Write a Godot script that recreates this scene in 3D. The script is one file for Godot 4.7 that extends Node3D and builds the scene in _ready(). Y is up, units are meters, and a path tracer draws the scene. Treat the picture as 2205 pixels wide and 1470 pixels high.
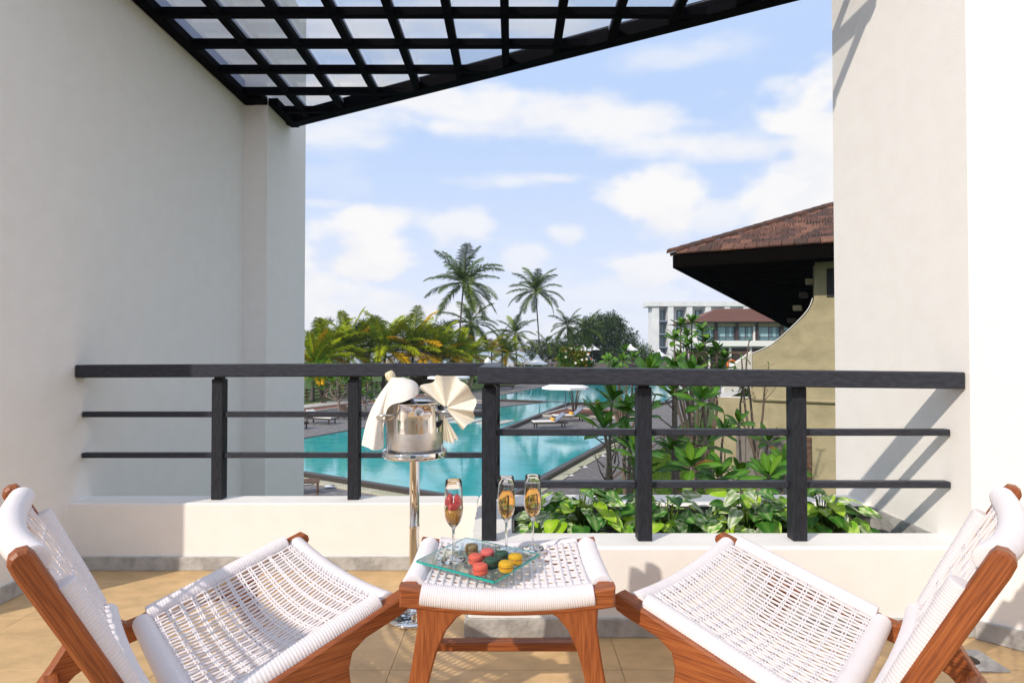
extends Node3D
# A first floor balcony with two woven lounge chairs and a stool, looking over a resort pool. Metres; the balcony floor is y = 0.

const G := -3.14            # level of the pool deck
var rng := RandomNumberGenerator.new()
var M := {}
var taken := {}


func P(x: float, y: float, d: float) -> Vector3:   # d = metres ahead of the balcony's viewing side
	return Vector3(x, y, -d)

# ------------------------------------------------------------------ mesh helpers (faces are given counter-clockwise seen from outside)
func S(flat := false) -> SurfaceTool:
	var st := SurfaceTool.new()
	st.begin(Mesh.PRIMITIVE_TRIANGLES)
	st.set_smooth_group(-1 if flat else 0)
	return st

func tri(st: SurfaceTool, a: Vector3, b: Vector3, c: Vector3) -> void:
	st.add_vertex(a); st.add_vertex(c); st.add_vertex(b)

func quad(st: SurfaceTool, a: Vector3, b: Vector3, c: Vector3, d: Vector3) -> void:
	tri(st, a, b, c); tri(st, a, c, d)

func quad_o(st: SurfaceTool, a: Vector3, b: Vector3, c: Vector3, d: Vector3, out: Vector3) -> void:
	if (b - a).cross(c - a).dot(out) < 0.0:
		quad(st, a, d, c, b)
	else:
		quad(st, a, b, c, d)

func tri_o(st: SurfaceTool, a: Vector3, b: Vector3, c: Vector3, out: Vector3) -> void:
	if (b - a).cross(c - a).dot(out) < 0.0:
		tri(st, a, c, b)
	else:
		tri(st, a, b, c)

func cbox(st: SurfaceTool, xf: Transform3D, size: Vector3, bev := 0.003) -> void:
	var h := size * 0.5
	var b := minf(bev, 0.45 * minf(size.x, minf(size.y, size.z)))
	var pt := func(s: Vector3, a: int) -> Vector3:
		var v := Vector3(s.x * (h.x - b), s.y * (h.y - b), s.z * (h.z - b))
		v[a] = s[a] * h[a]
		return xf * v
	for a in 3:
		var u := (a + 1) % 3
		var w := (a + 2) % 3
		for s in [-1.0, 1.0]:
			var c := []
			for k in [[-1.0, -1.0], [1.0, -1.0], [1.0, 1.0], [-1.0, 1.0]]:
				var v := Vector3.ZERO
				v[a] = s; v[u] = k[0]; v[w] = k[1]
				c.append(pt.call(v, a))
			var o := Vector3.ZERO
			o[a] = s
			quad_o(st, c[0], c[1], c[2], c[3], xf.basis * o)
		if b > 0.0:
			for su in [-1.0, 1.0]:
				for sw in [-1.0, 1.0]:
					var lo := Vector3.ZERO
					lo[a] = -1.0; lo[u] = su; lo[w] = sw
					var hi := lo
					hi[a] = 1.0
					var o := Vector3.ZERO
					o[u] = su; o[w] = sw
					quad_o(st, pt.call(lo, u), pt.call(hi, u), pt.call(hi, w), pt.call(lo, w), xf.basis * o)
	if b > 0.0:
		for sx in [-1.0, 1.0]:
			for sy in [-1.0, 1.0]:
				for sz in [-1.0, 1.0]:
					var v := Vector3(sx, sy, sz)
					tri_o(st, pt.call(v, 0), pt.call(v, 1), pt.call(v, 2), xf.basis * v)

func at(p: Vector3, turn := 0.0) -> Transform3D:
	return Transform3D(Basis(Vector3.UP, turn), p)

func span(a: Vector3, b: Vector3) -> Transform3D:   # midpoint frame whose x runs from a to b
	var x := (b - a).normalized()
	var up := Vector3.UP if absf(x.y) < 0.98 else Vector3.RIGHT
	var z := x.cross(up).normalized()
	return Transform3D(Basis(x, z.cross(x), z), (a + b) * 0.5)

func beam(st: SurfaceTool, a: Vector3, b: Vector3, w: float, h: float, bev := 0.003) -> void:
	cbox(st, span(a, b), Vector3(a.distance_to(b), h, w), bev)

func bx(st: SurfaceTool, x0: float, x1: float, y0: float, y1: float, d0: float, d1: float, bev := 0.003) -> void:
	cbox(st, at(P((x0 + x1) * 0.5, (y0 + y1) * 0.5, (d0 + d1) * 0.5)), Vector3(x1 - x0, y1 - y0, d1 - d0), bev)

func tube(st: SurfaceTool, pts: Array, rad, sides := 8, closed := false) -> void:
	var n := pts.size()
	var rings := []
	var t0: Vector3 = (pts[1] - pts[0]).normalized()
	var nn := t0.cross(Vector3.UP if absf(t0.y) < 0.9 else Vector3.RIGHT).normalized()
	for i in n:
		var t: Vector3
		if closed:
			t = (pts[(i + 1) % n] - pts[(i - 1 + n) % n]).normalized()
		else:
			t = (pts[mini(i + 1, n - 1)] - pts[maxi(i - 1, 0)]).normalized()
		nn = (nn - t * nn.dot(t)).normalized()
		var bb := t.cross(nn)
		var r: float = rad[i] if rad is Array else rad
		var ring := []
		for j in sides:
			var a := TAU * j / sides
			ring.append(pts[i] + (nn * cos(a) + bb * sin(a)) * r)
		rings.append(ring)
	for i in (n if closed else n - 1):
		var r0: Array = rings[i]
		var r1: Array = rings[(i + 1) % n]
		for j in sides:
			var k := (j + 1) % sides
			quad(st, r0[j], r0[k], r1[k], r1[j])
	if not closed:
		for e in [0, n - 1]:
			var r: Array = rings[e]
			var o: Vector3 = (pts[0] - pts[1]) if e == 0 else (pts[n - 1] - pts[n - 2])
			for j in range(1, sides - 1):
				tri_o(st, r[0], r[j], r[j + 1], o)

func lathe(st: SurfaceTool, prof: Array, segs: int, xf := Transform3D()) -> void:   # outer profile from the bottom up
	for i in prof.size() - 1:
		var a: Vector2 = prof[i]
		var b: Vector2 = prof[i + 1]
		for j in segs:
			var t0 := TAU * j / segs
			var t1 := TAU * ((j + 1) % segs) / segs
			var p00 := xf * Vector3(a.x * cos(t0), a.y, a.x * sin(t0))
			var p01 := xf * Vector3(a.x * cos(t1), a.y, a.x * sin(t1))
			var p10 := xf * Vector3(b.x * cos(t0), b.y, b.x * sin(t0))
			var p11 := xf * Vector3(b.x * cos(t1), b.y, b.x * sin(t1))
			if a.x < 1e-6:
				tri(st, p00, p10, p11)
			elif b.x < 1e-6:
				tri(st, p00, p10, p01)
			else:
				quad(st, p00, p10, p11, p01)

func prism(st: SurfaceTool, poly_in: Array, depth: float, xf := Transform3D(), bev := 0.0) -> void:   # polygon in local xy, pushed along z
	var poly := PackedVector2Array(poly_in)
	if Geometry2D.is_polygon_clockwise(poly) == false:
		pass
	var area := 0.0
	for i in poly.size():
		area += poly[i].cross(poly[(i + 1) % poly.size()])
	if area < 0.0:
		poly.reverse()
	var n := poly.size()
	var ins := PackedVector2Array()
	for i in n:
		var e0 := (poly[i] - poly[(i - 1 + n) % n]).normalized()
		var e1 := (poly[(i + 1) % n] - poly[i]).normalized()
		var n0 := Vector2(e0.y, -e0.x)
		var n1 := Vector2(e1.y, -e1.x)
		ins.append(poly[i] - (n0 + n1) / maxf(0.35, 1.0 + n0.dot(n1)) * bev)
	var z := depth * 0.5
	var lv := [[ins, -z], [poly, -z + bev], [poly, z - bev], [ins, z]] if bev > 0.0 else [[poly, -z], [poly, z]]
	for l in lv.size() - 1:
		for i in n:
			var j := (i + 1) % n
			var p: PackedVector2Array = lv[l][0]
			var q: PackedVector2Array = lv[l + 1][0]
			quad(st, xf * Vector3(p[i].x, p[i].y, lv[l][1]), xf * Vector3(p[j].x, p[j].y, lv[l][1]), xf * Vector3(q[j].x, q[j].y, lv[l + 1][1]), xf * Vector3(q[i].x, q[i].y, lv[l + 1][1]))
	var capped := ins if bev > 0.0 else poly
	var idx := Geometry2D.triangulate_polygon(capped)
	for k in range(0, idx.size(), 3):
		for s in [-1.0, 1.0]:
			var a := Vector3(capped[idx[k]].x, capped[idx[k]].y, s * z)
			var b := Vector3(capped[idx[k + 1]].x, capped[idx[k + 1]].y, s * z)
			var c := Vector3(capped[idx[k + 2]].x, capped[idx[k + 2]].y, s * z)
			tri_o(st, xf * a, xf * b, xf * c, xf.basis * Vector3(0, 0, s))

func slab(st: SurfaceTool, plan: Array, y0: float, y1: float, bev := 0.0) -> void:   # plan of (x, d), from y0 up to y1
	var xf := Transform3D(Basis(Vector3(1, 0, 0), Vector3(0, 0, -1), Vector3(0, 1, 0)), Vector3(0, (y0 + y1) * 0.5, 0))
	prism(st, plan, y1 - y0, xf, bev)

func spline(pts: Array, n: int, closed := false) -> Array:
	var out := []
	var m := pts.size()
	var segs := m if closed else m - 1
	for i in (n if closed else n + 1):
		var f := float(i) / n * segs
		var k := mini(int(f), segs - 1)
		var t := f - k
		var p0 = pts[(k - 1 + m) % m] if closed else pts[maxi(k - 1, 0)]
		var p1 = pts[k % m]
		var p2 = pts[(k + 1) % m]
		var p3 = pts[(k + 2) % m] if closed else pts[mini(k + 2, m - 1)]
		out.append(p1.cubic_interpolate(p2, p0, p3, t))
	return out

# ------------------------------------------------------------------ nodes
func num(called: String) -> String:
	var k: int = taken.get(called, 0)
	taken[called] = k + 1
	return called if k == 0 else "%s_%03d" % [called, k]

func make(st: SurfaceTool, mat: Material) -> ArrayMesh:
	st.generate_normals()
	st.set_material(mat)
	return st.commit()

func put(mesh: Mesh, called: String, parent: Node = null, xf := Transform3D(), mat: Material = null) -> MeshInstance3D:
	var o := MeshInstance3D.new()
	o.mesh = mesh
	o.transform = xf
	if mat:
		o.material_override = mat
	if parent == null:
		o.name = num(called)
		add_child(o, true)
	else:
		var k := 0
		var tried := called
		while parent.has_node(tried):
			k += 1
			tried = "%s_%03d" % [called, k]
		o.name = tried
		parent.add_child(o, true)
	return o

func build(st: SurfaceTool, called: String, mat: Material, parent: Node = null, xf := Transform3D()) -> MeshInstance3D:
	return put(make(st, mat), called, parent, xf)

func tag(o: Node, label: String, category: String, group := "") -> Node:
	o.set_meta("label", label)
	o.set_meta("category", category)
	if group:
		o.set_meta("group", group)
	return o

func thing(called: String, label: String, category: String, where := Transform3D(), group := "") -> Node3D:
	var o := Node3D.new()
	o.name = num(called)
	add_child(o, true)
	o.transform = where
	tag(o, label, category, group)
	return o

func struct(o: Node) -> Node:
	o.set_meta("kind", "structure")
	return o

func stuff(o: Node) -> Node:
	o.set_meta("kind", "stuff")
	return o

func twin(o: Node3D, label: String, where: Transform3D) -> Node3D:
	var c: Node3D = o.duplicate()
	c.name = num(String(o.name).rstrip("_0123456789"))
	add_child(c, true)
	c.transform = where
	c.set_meta("label", label)
	return c

# ------------------------------------------------------------------ materials
func lin(r: float, g: float, b: float) -> Color:   # a real-world base colour
	return Color(r, g, b).linear_to_srgb()

func noise_tex(sd: int, freq: float, oct: int, cols: Array, size := 512, normal := 0.0, kind := FastNoiseLite.TYPE_SIMPLEX_SMOOTH) -> NoiseTexture2D:
	var f := FastNoiseLite.new()
	f.seed = sd
	f.noise_type = kind
	f.frequency = freq
	f.fractal_octaves = oct
	var t := NoiseTexture2D.new()
	t.width = size
	t.height = size
	t.seamless = true
	t.noise = f
	if normal > 0.0:
		t.as_normal_map = true
		t.bump_strength = normal
	else:
		var g := Gradient.new()
		var offs := PackedFloat32Array()
		var cc := PackedColorArray()
		for c in cols:
			offs.append(c[0])
			cc.append(c[1])
		g.offsets = offs
		g.colors = cc
		t.color_ramp = g
	return t

func mat(col: Color, rough := 0.8, metal := 0.0) -> StandardMaterial3D:
	var m := StandardMaterial3D.new()
	m.albedo_color = col
	m.roughness = rough
	m.metallic = metal
	return m

func tri_mat(tex: Texture2D, scale: Vector3, rough: float, normal: Texture2D = null, nscale := 1.0, world := true) -> StandardMaterial3D:
	var m := StandardMaterial3D.new()
	m.albedo_texture = tex
	m.roughness = rough
	m.uv1_triplanar = true
	m.uv1_world_triplanar = world
	m.uv1_scale = scale
	if normal:
		m.normal_enabled = true
		m.normal_texture = normal
		m.normal_scale = nscale
	return m

func vmat(rough := 0.6, back := Color(0, 0, 0)) -> StandardMaterial3D:
	var m := StandardMaterial3D.new()
	m.vertex_color_use_as_albedo = true
	m.roughness = rough
	m.cull_mode = BaseMaterial3D.CULL_DISABLED
	if back != Color(0, 0, 0):
		m.backlight_enabled = true
		m.backlight = back
	return m

func shades(c: Color, lo: float, hi: float) -> Array:   # a noise ramp between two strengths of one linear colour
	return [[0.25, lin(c.r * lo, c.g * lo, c.b * lo)], [0.5, lin(c.r, c.g, c.b)], [0.78, lin(minf(c.r * hi, 0.95), minf(c.g * hi, 0.95), minf(c.b * hi, 0.95))]]

func materials() -> void:
	var grain := noise_tex(3, 0.06, 3, [], 512, 3.0)
	M.stucco = tri_mat(noise_tex(1, 0.006, 5, [[0.1, lin(.87, .84, .808)], [0.5, lin(.885, .858, .828)], [0.8, lin(.893, .868, .84)]], 1024), Vector3.ONE * 0.55, 0.9, noise_tex(2, 0.2, 2, [], 1024, 2.4), 0.6)
	M.stucco.uv1_scale = Vector3.ONE * 1.0
	M.cement = tri_mat(noise_tex(4, 0.012, 5, shades(Color(.43, .42, .405), 0.8, 1.15), 512), Vector3.ONE * 1.3, 0.85, grain, 0.5)
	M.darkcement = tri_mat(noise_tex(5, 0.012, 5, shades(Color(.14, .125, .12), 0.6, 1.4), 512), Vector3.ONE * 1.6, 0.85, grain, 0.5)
	M.tile = []
	for k in 3:
		var c := [Color(.66, .445, .225), Color(.645, .432, .216), Color(.675, .457, .233)][k] as Color
		M.tile.append(tri_mat(noise_tex(10 + k, 0.008, 6, shades(c, 0.90, 1.09), 1024), Vector3(0.7, 0.7, 1.1), 0.42, grain, 0.15))
	M.steel = tri_mat(noise_tex(14, 0.02, 4, shades(Color(.038, .041, .052), 0.85, 1.2), 512), Vector3(1.5, 6, 6), 0.42, grain, 0.2)
	M.post = tri_mat(noise_tex(15, 0.02, 4, shades(Color(.027, .029, .036), 0.85, 1.2), 512), Vector3(6, 1.5, 6), 0.45, grain, 0.2)
	M.perg = mat(lin(.004, .004, .006), 0.6)
	M.glaze = mat(lin(.30, .34, .46), 0.5)
	var wood := [[0.2, lin(.20, .050, .012)], [0.45, lin(.28, .073, .017)], [0.6, lin(.315, .087, .021)], [0.8, lin(.37, .112, .029)]]
	var wt := noise_tex(20, 0.012, 5, wood, 512)
	var wn := noise_tex(21, 0.03, 4, [], 512, 1.6)
	M.wood_x = tri_mat(wt, Vector3(1.0, 22, 22), 0.48, wn, 0.35, false)
	M.wood_y = tri_mat(wt, Vector3(22, 1.0, 22), 0.48, wn, 0.35, false)
	M.wood_z = tri_mat(wt, Vector3(22, 22, 1.0), 0.48, wn, 0.35, false)
	M.rope = tri_mat(noise_tex(24, 0.05, 3, [[0.2, lin(.74, .69, .71)], [0.7, lin(.79, .745, .765)]], 256), Vector3.ONE * 14, 0.85, noise_tex(25, 0.12, 2, [], 256, 2.0), 0.6, false)
	M.chrome = mat(lin(.80, .80, .80), 0.06, 1.0)
	M.brush = mat(lin(.72, .70, .68), 0.28, 1.0)
	M.dew = tri_mat(noise_tex(27, 0.02, 3, [[0.2, lin(.74, .73, .72)], [0.8, lin(.84, .83, .82)]], 256), Vector3.ONE * 5, 0.27, noise_tex(26, 0.09, 2, [], 512, 6.0, FastNoiseLite.TYPE_CELLULAR), 0.5, false)
	M.dew.uv1_scale = Vector3.ONE * 7
	M.dew.metallic = 1.0
	var gl := mat(Color(1, 1, 1, 0), 0.0)
	gl.refraction_enabled = true
	gl.refraction_scale = 0.05
	M.glass = gl
	var wine := mat(Color(0.985, 0.74, 0.36, 0.0), 0.0)
	wine.refraction_enabled = true
	wine.refraction_scale = 0.033
	M.wine = wine
	var pl := mat(Color(0.93, 0.985, 0.965, 0.0), 0.0)
	pl.refraction_enabled = true
	pl.refraction_scale = 0.05
	M.plate = pl
	M.plate_edge = mat(lin(.02, .36, .30), 0.12)
	M.pane = mat(Color(0.85, 0.9, 1.0, 0.06), 0.05)
	M.pane.transparency = BaseMaterial3D.TRANSPARENCY_ALPHA
	M.linen = tri_mat(noise_tex(30, 0.03, 4, [[0.2, lin(.78, .73, .66)], [0.8, lin(.86, .82, .77)]], 256), Vector3.ONE * 6, 0.9, noise_tex(31, 0.2, 2, [], 256, 1.5), 0.5, false)
	M.linen.cull_mode = BaseMaterial3D.CULL_DISABLED
	M.cream = tri_mat(noise_tex(32, 0.03, 4, [[0.2, lin(.80, .735, .60)], [0.8, lin(.87, .82, .72)]], 256), Vector3.ONE * 6, 0.9, noise_tex(33, 0.2, 2, [], 256, 1.5), 0.5, false)
	M.cream.cull_mode = BaseMaterial3D.CULL_DISABLED
	M.foil = tri_mat(noise_tex(34, 0.04, 4, [[0.3, lin(.80, .68, .42)], [0.6, lin(.88, .82, .66)], [0.75, lin(.45, .25, .10)]], 256), Vector3.ONE * 9, 0.35, noise_tex(35, 0.06, 3, [], 256, 4.0), 1.0, false)
	M.bottle = mat(lin(.006, .012, .007), 0.08)
	M.red = mat(lin(.62, .015, .03), 0.3)
	M.berry = tri_mat(noise_tex(36, 0.08, 2, [[0.3, lin(.55, .02, .03)], [0.75, lin(.72, .07, .09)]], 256), Vector3.ONE * 30, 0.28, noise_tex(37, 0.14, 2, [], 256, 4.0, FastNoiseLite.TYPE_CELLULAR), 0.8, false)
	M.puree = tri_mat(noise_tex(38, 0.03, 5, [[0.18, lin(.10, .05, .01)], [0.36, lin(.55, .24, .015)], [0.75, lin(.75, .40, .04)]], 256), Vector3.ONE * 22, 0.3, null, 1.0, false)
	M.black = mat(lin(.004, .004, .004), 0.6)
	M.soil = tri_mat(noise_tex(40, 0.05, 4, shades(Color(.10, .055, .035), 0.5, 1.6), 256), Vector3.ONE * 2.0, 0.95)
	M.redsoil = tri_mat(noise_tex(41, 0.05, 4, shades(Color(.19, .065, .035), 0.5, 1.5), 256), Vector3.ONE * 1.2, 0.95)
	M.terra = mat(lin(.36, .10, .055), 0.8)
	M.leaf = vmat(0.6, Color(0.10, 0.16, 0.02))
	M.gloss = vmat(0.46, Color(0.10, 0.16, 0.02))
	M.leaf.metallic_specular = 0.2
	M.gloss.metallic_specular = 0.3
	M.perg.metallic_specular = 0.1
	M.steel.metallic_specular = 0.3
	M.post.metallic_specular = 0.25
	M.frond = vmat(0.8, Color(0.26, 0.28, 0.03))
	M.far = vmat(0.7, Color(0.05, 0.08, 0.02))
	M.frond.metallic_specular = 0.2
	M.far.metallic_specular = 0.2
	M.bark = tri_mat(noise_tex(44, 0.03, 4, shades(Color(.16, .115, .085), 0.5, 1.5), 256), Vector3(4, 9, 4), 0.9, grain, 0.8)
	M.palebark = tri_mat(noise_tex(45, 0.03, 4, shades(Color(.24, .19, .155), 0.55, 1.4), 256), Vector3(5, 5, 5), 0.9, grain, 0.8)
	M.trunk = tri_mat(noise_tex(46, 0.04, 3, shades(Color(.105, .095, .085), 0.6, 1.4), 256), Vector3(1, 5, 1), 0.9)
	M.lawn = tri_mat(noise_tex(48, 0.02, 6, [[0.2, lin(.035, .075, .012)], [0.5, lin(.065, .135, .02)], [0.8, lin(.12, .18, .035)]], 1024), Vector3.ONE * 0.23, 0.95, noise_tex(49, 0.2, 3, [], 512, 6.0), 1.0)
	M.sand = mat(lin(.52, .47, .40), 0.95)
	M.sea = mat(lin(.16, .26, .32), 0.2)
	M.deck = tri_mat(noise_tex(50, 0.012, 5, shades(Color(.18, .165, .16), 0.75, 1.25), 512), Vector3.ONE * 0.5, 0.7, grain, 0.4)
	M.plank = []
	for k in 3:
		var c := [Color(.15, .134, .13), Color(.17, .152, .146), Color(.132, .118, .114)][k] as Color
		M.plank.append(tri_mat(noise_tex(51 + k, 0.02, 4, shades(c, 0.75, 1.3), 256), Vector3(0.7, 3, 0.7), 0.65))
	M.granite = tri_mat(noise_tex(55, 0.04, 4, shades(Color(.050, .040, .037), 0.6, 1.5), 256), Vector3.ONE * 1.5, 0.4)
	M.coping = []
	for k in 2:
		M.coping.append(tri_mat(noise_tex(56 + k, 0.04, 4, shades([Color(.46, .44, .33), Color(.41, .40, .28)][k], 0.8, 1.2), 256), Vector3.ONE * 1.5, 0.8))
	M.path = tri_mat(noise_tex(58, 0.02, 5, shades(Color(.50, .47, .43), 0.8, 1.15), 512), Vector3.ONE * 0.4, 0.9)
	var w := tri_mat(noise_tex(60, 0.01, 4, [[0.2, lin(.035, .37, .40)], [0.8, lin(.05, .44, .48)]], 512), Vector3.ONE * 0.07, 0.03, noise_tex(61, 0.02, 4, [], 1024, 1.4), 0.16)
	w.uv1_scale = Vector3.ONE * 0.16
	M.water = w
	M.beige = tri_mat(noise_tex(62, 0.01, 6, shades(Color(.37, .315, .19), 0.86, 1.12), 512), Vector3.ONE * 0.35, 0.92, grain, 0.4)
	M.paint = mat(lin(.78, .77, .74), 0.8)
	M.hotel = tri_mat(noise_tex(64, 0.01, 4, [[0.2, lin(.68, .70, .72)], [0.8, lin(.78, .79, .80)]], 256), Vector3.ONE * 0.1, 0.8)
	M.rtile = []
	for k in 4:
		var c := [Color(.105, .046, .030), Color(.145, .063, .040), Color(.068, .034, .024), Color(.19, .086, .054)][k] as Color
		M.rtile.append(tri_mat(noise_tex(65 + k, 0.03, 4, shades(c, 0.6, 1.35), 256), Vector3.ONE * 1.6, 0.85, grain, 0.6))
	M.farroof = tri_mat(noise_tex(70, 0.05, 4, shades(Color(.21, .105, .085), 0.6, 1.4), 256), Vector3(0.35, 1.4, 0.35), 0.85)
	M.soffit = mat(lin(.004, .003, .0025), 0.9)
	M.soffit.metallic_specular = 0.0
	M.darkwood = mat(lin(.035, .022, .016), 0.7)
	M.rustic = tri_mat(noise_tex(72, 0.03, 4, shades(Color(.115, .065, .04), 0.6, 1.4), 256), Vector3.ONE, 0.85)
	M.board = tri_mat(noise_tex(73, 0.02, 4, shades(Color(.19, .165, .145), 0.8, 1.2), 256), Vector3(4, 0.6, 4), 0.7)
	M.win = mat(lin(.10, .20, .235), 0.06)
	M.curtain = mat(lin(.30, .46, .50), 0.9)
	M.frame = mat(lin(.05, .03, .03), 0.6)
	M.canvas = mat(lin(.84, .85, .86), 0.9)
	M.canvas.backlight_enabled = true
	M.canvas.backlight = Color(.25, .25, .25)
	M.canvas.cull_mode = BaseMaterial3D.CULL_DISABLED
	M.mattress = mat(lin(.72, .71, .68), 0.9)
	M.yellow = mat(lin(.80, .42, .03), 0.8)
	M.bluegrey = mat(lin(.22, .26, .36), 0.8)
	M.white = mat(lin(.85, .87, .90), 0.5)
	M.orange = mat(lin(.75, .16, .03), 0.6)

# ------------------------------------------------------------------ sky
func smooth(a: float, b: float, x: float) -> float:
	var t := clampf((x - a) / (b - a), 0.0, 1.0)
	return t * t * (3.0 - 2.0 * t)

func sky_picture(gain: float) -> ImageTexture:
	var W := 2048
	var H := 1024
	var im := Image.create(W, H, false, Image.FORMAT_RGBF)
	var puff := FastNoiseLite.new()
	puff.seed = 7; puff.frequency = 2.6; puff.fractal_octaves = 6; puff.noise_type = FastNoiseLite.TYPE_SIMPLEX_SMOOTH
	var wisp := FastNoiseLite.new()
	wisp.seed = 21; wisp.frequency = 1.7; wisp.fractal_octaves = 6; wisp.noise_type = FastNoiseLite.TYPE_SIMPLEX_SMOOTH
	# heaped clouds: azimuth and elevation in degrees, half width, half height, strength
	var heaps := [[-14.5, 9.5, 6.5, 3.6, 1.0], [-19, 6.0, 6, 3.2, .9], [-5.5, 11.5, 4.0, 1.7, .75], [14.0, 13.6, 5.2, 3.0, 1.0], [18, 12.0, 4, 2.0, .7], [27, 18.0, 4.6, 5.5, 1.0], [25, 13.0, 5.0, 3.2, .95], [5.0, 11.0, 2.2, 1.0, .7], [12.5, 7.9, 4.2, 1.5, .8], [1.0, 9.4, 3.0, 1.6, .6], [-12, 4.5, 14, 2.5, .8], [6.0, 5.5, 12, 1.5, .45], [41, 15, 8, 5, 1.0], [-34, 12, 7, 4, .8]]
	# long thin clouds: azimuth, elevation, half length, half thickness, slope, strength
	var bands := [[-9, 22.5, 15, 3.0, -0.02, 1.0], [8, 21.0, 12, 2.2, -0.16, 1.0], [16, 18.3, 10, 1.8, -0.18, .95], [-16, 19.6, 8, 1.6, 0.05, .8], [-1, 15.8, 5.5, 0.8, -0.02, .7], [4, 16.0, 5, 0.5, -0.06, .7], [-17.5, 13.2, 3, 0.35, 0.0, .5], [14, 25.6, 8, 1.4, 0.02, .55], [-16, 27, 14, 2.2, 0.06, .75], [2, 29, 12, 1.6, -0.08, .6], [40, 22, 12, 3, .05, .9]]
	for y in H:
		var el := (0.5 - (y + 0.5) / H) * PI
		if el < -0.02:
			continue
		var e := rad_to_deg(el)
		var up := clampf(e / 90.0, 0.0, 1.0)
		var blue := Color(.74, .81, .965).lerp(Color(.50, .65, .935), smooth(0.0, 0.26, up)).lerp(Color(.40, .56, .86), smooth(0.3, 1.0, up))
		for x in W:
			var az := wrapf((x + 0.5) / W * TAU, -PI, PI)   # column 0 looks along -z
			var ad := rad_to_deg(az)
			var dir := Vector3(sin(az) * cos(el), sin(el), -cos(az) * cos(el))
			var n1 := puff.get_noise_3d(dir.x * 2.2, dir.y * 4.2, dir.z * 2.2)
			var n2 := wisp.get_noise_3d(dir.x * 2.0 + n1 * 0.12, dir.y * 7.5, dir.z * 2.0)
			var heap := 0.0
			var under := 0.0
			var n3 := puff.get_noise_3d(dir.x * 7.0 + 5.0, dir.y * 13.0, dir.z * 7.0)
			for h in heaps:
				var da := absf(wrapf(ad - h[0], -45.0, 45.0))
				if da > h[2] * 1.9:
					continue
				var de: float = (e - h[1]) / h[3]
				if de < 0.0:
					de *= 0.75
				var q: float = 1.0 - sqrt((da / h[2]) ** 2 + de * de)
				var body: float = smooth(-0.10, 0.46, q * 0.8 + n1 * 0.95 + n3 * 0.22 - 0.03) * h[4] * smooth(-0.85, 0.2, q)
				if body > heap:
					heap = body
					under = smooth(0.25, -0.75, de + n1 * 0.9 + n3 * 0.5)
			var streak := 0.0
			for b in bands:
				var da: float = ad - b[0]
				da = wrapf(da, -45.0, 45.0)
				if absf(da) > b[2] * 1.6:
					continue
				var de: float = (e - b[1] - da * b[4]) / b[3]
				if absf(de) > 2.4:
					continue
				var q: float = 1.0 - sqrt((da / b[2]) ** 2 + de * de)
				streak = maxf(streak, smooth(-0.35, 0.75, q * 0.8 + n2 * 1.15 + n3 * 0.35) * b[5] * smooth(-0.9, 0.3, q))
			var haze := smooth(9.0, 0.0, e) * 0.45 + smooth(-0.35, 0.35, n2) * 0.75 * smooth(26.0, 40.0, e) + smooth(0.05, 0.5, n2) * 0.2
			var cl := clampf(maxf(heap, streak * 0.92), 0.0, 1.0)
			cl = maxf(cl, clampf(haze, 0.0, 0.8))
			var white := Color(.925, .915, .915).lerp(Color(.86, .865, .905), smooth(0.1, -0.4, n1)).lerp(Color(.80, .82, .88), under * 0.65)
			var c := blue.lerp(white, cl)
			im.set_pixel(x, y, Color(c.r * gain, c.g * gain, c.b * gain))
	var low := Color(.16 * gain, .17 * gain, .14 * gain)
	for y in range(int(H * 0.5), H):
		im.fill_rect(Rect2i(0, y, W, 1), low) if y > H * 0.506 else null
	return ImageTexture.create_from_image(im)

# ------------------------------------------------------------------ the scene
func _ready() -> void:
	rng.seed = 11
	var cam := Camera3D.new()
	cam.name = "camera"
	cam.fov = 58.96
	cam.near = 0.05
	cam.far = 5000.0
	cam.position = Vector3(0, 1.1, 0)
	cam.rotation_degrees = Vector3(0.95, 0, 0)
	add_child(cam)
	cam.current = true
	var env := Environment.new()
	var exposure := 1.6
	env.background_mode = Environment.BG_SKY
	env.tonemap_mode = Environment.TONE_MAPPER_LINEAR
	env.tonemap_exposure = exposure
	env.sdfgi_enabled = true
	env.ssao_enabled = true
	env.ssil_enabled = true
	env.fog_enabled = true
	env.fog_density = 0.0003
	env.fog_light_color = Color(.84, .88, .95)
	var sky := Sky.new()
	var pano := PanoramaSkyMaterial.new()
	pano.panorama = sky_picture(1.06 / exposure)
	sky.sky_material = pano
	env.sky = sky
	var we := WorldEnvironment.new()
	we.name = "world_environment"
	we.environment = env
	add_child(we)
	var sun := DirectionalLight3D.new()
	sun.name = "sun"
	sun.light_color = Color(1.0, 0.955, 0.89)
	sun.light_energy = 0.68
	sun.light_angular_distance = 1.0
	sun.shadow_enabled = true
	add_child(sun)
	sun.look_at_from_position(Vector3.ZERO, Vector3(0.95, -0.90, -1.0), Vector3.UP)
	materials()
	balcony()
	pergola()
	railing()
	grounds()
	pool()
	lodge()
	restaurant()
	hotel()
	far_trees()
	near_plants()
	poolside()
	planter_plants()
	furniture()
	table_things()
	ice_bucket()

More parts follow.
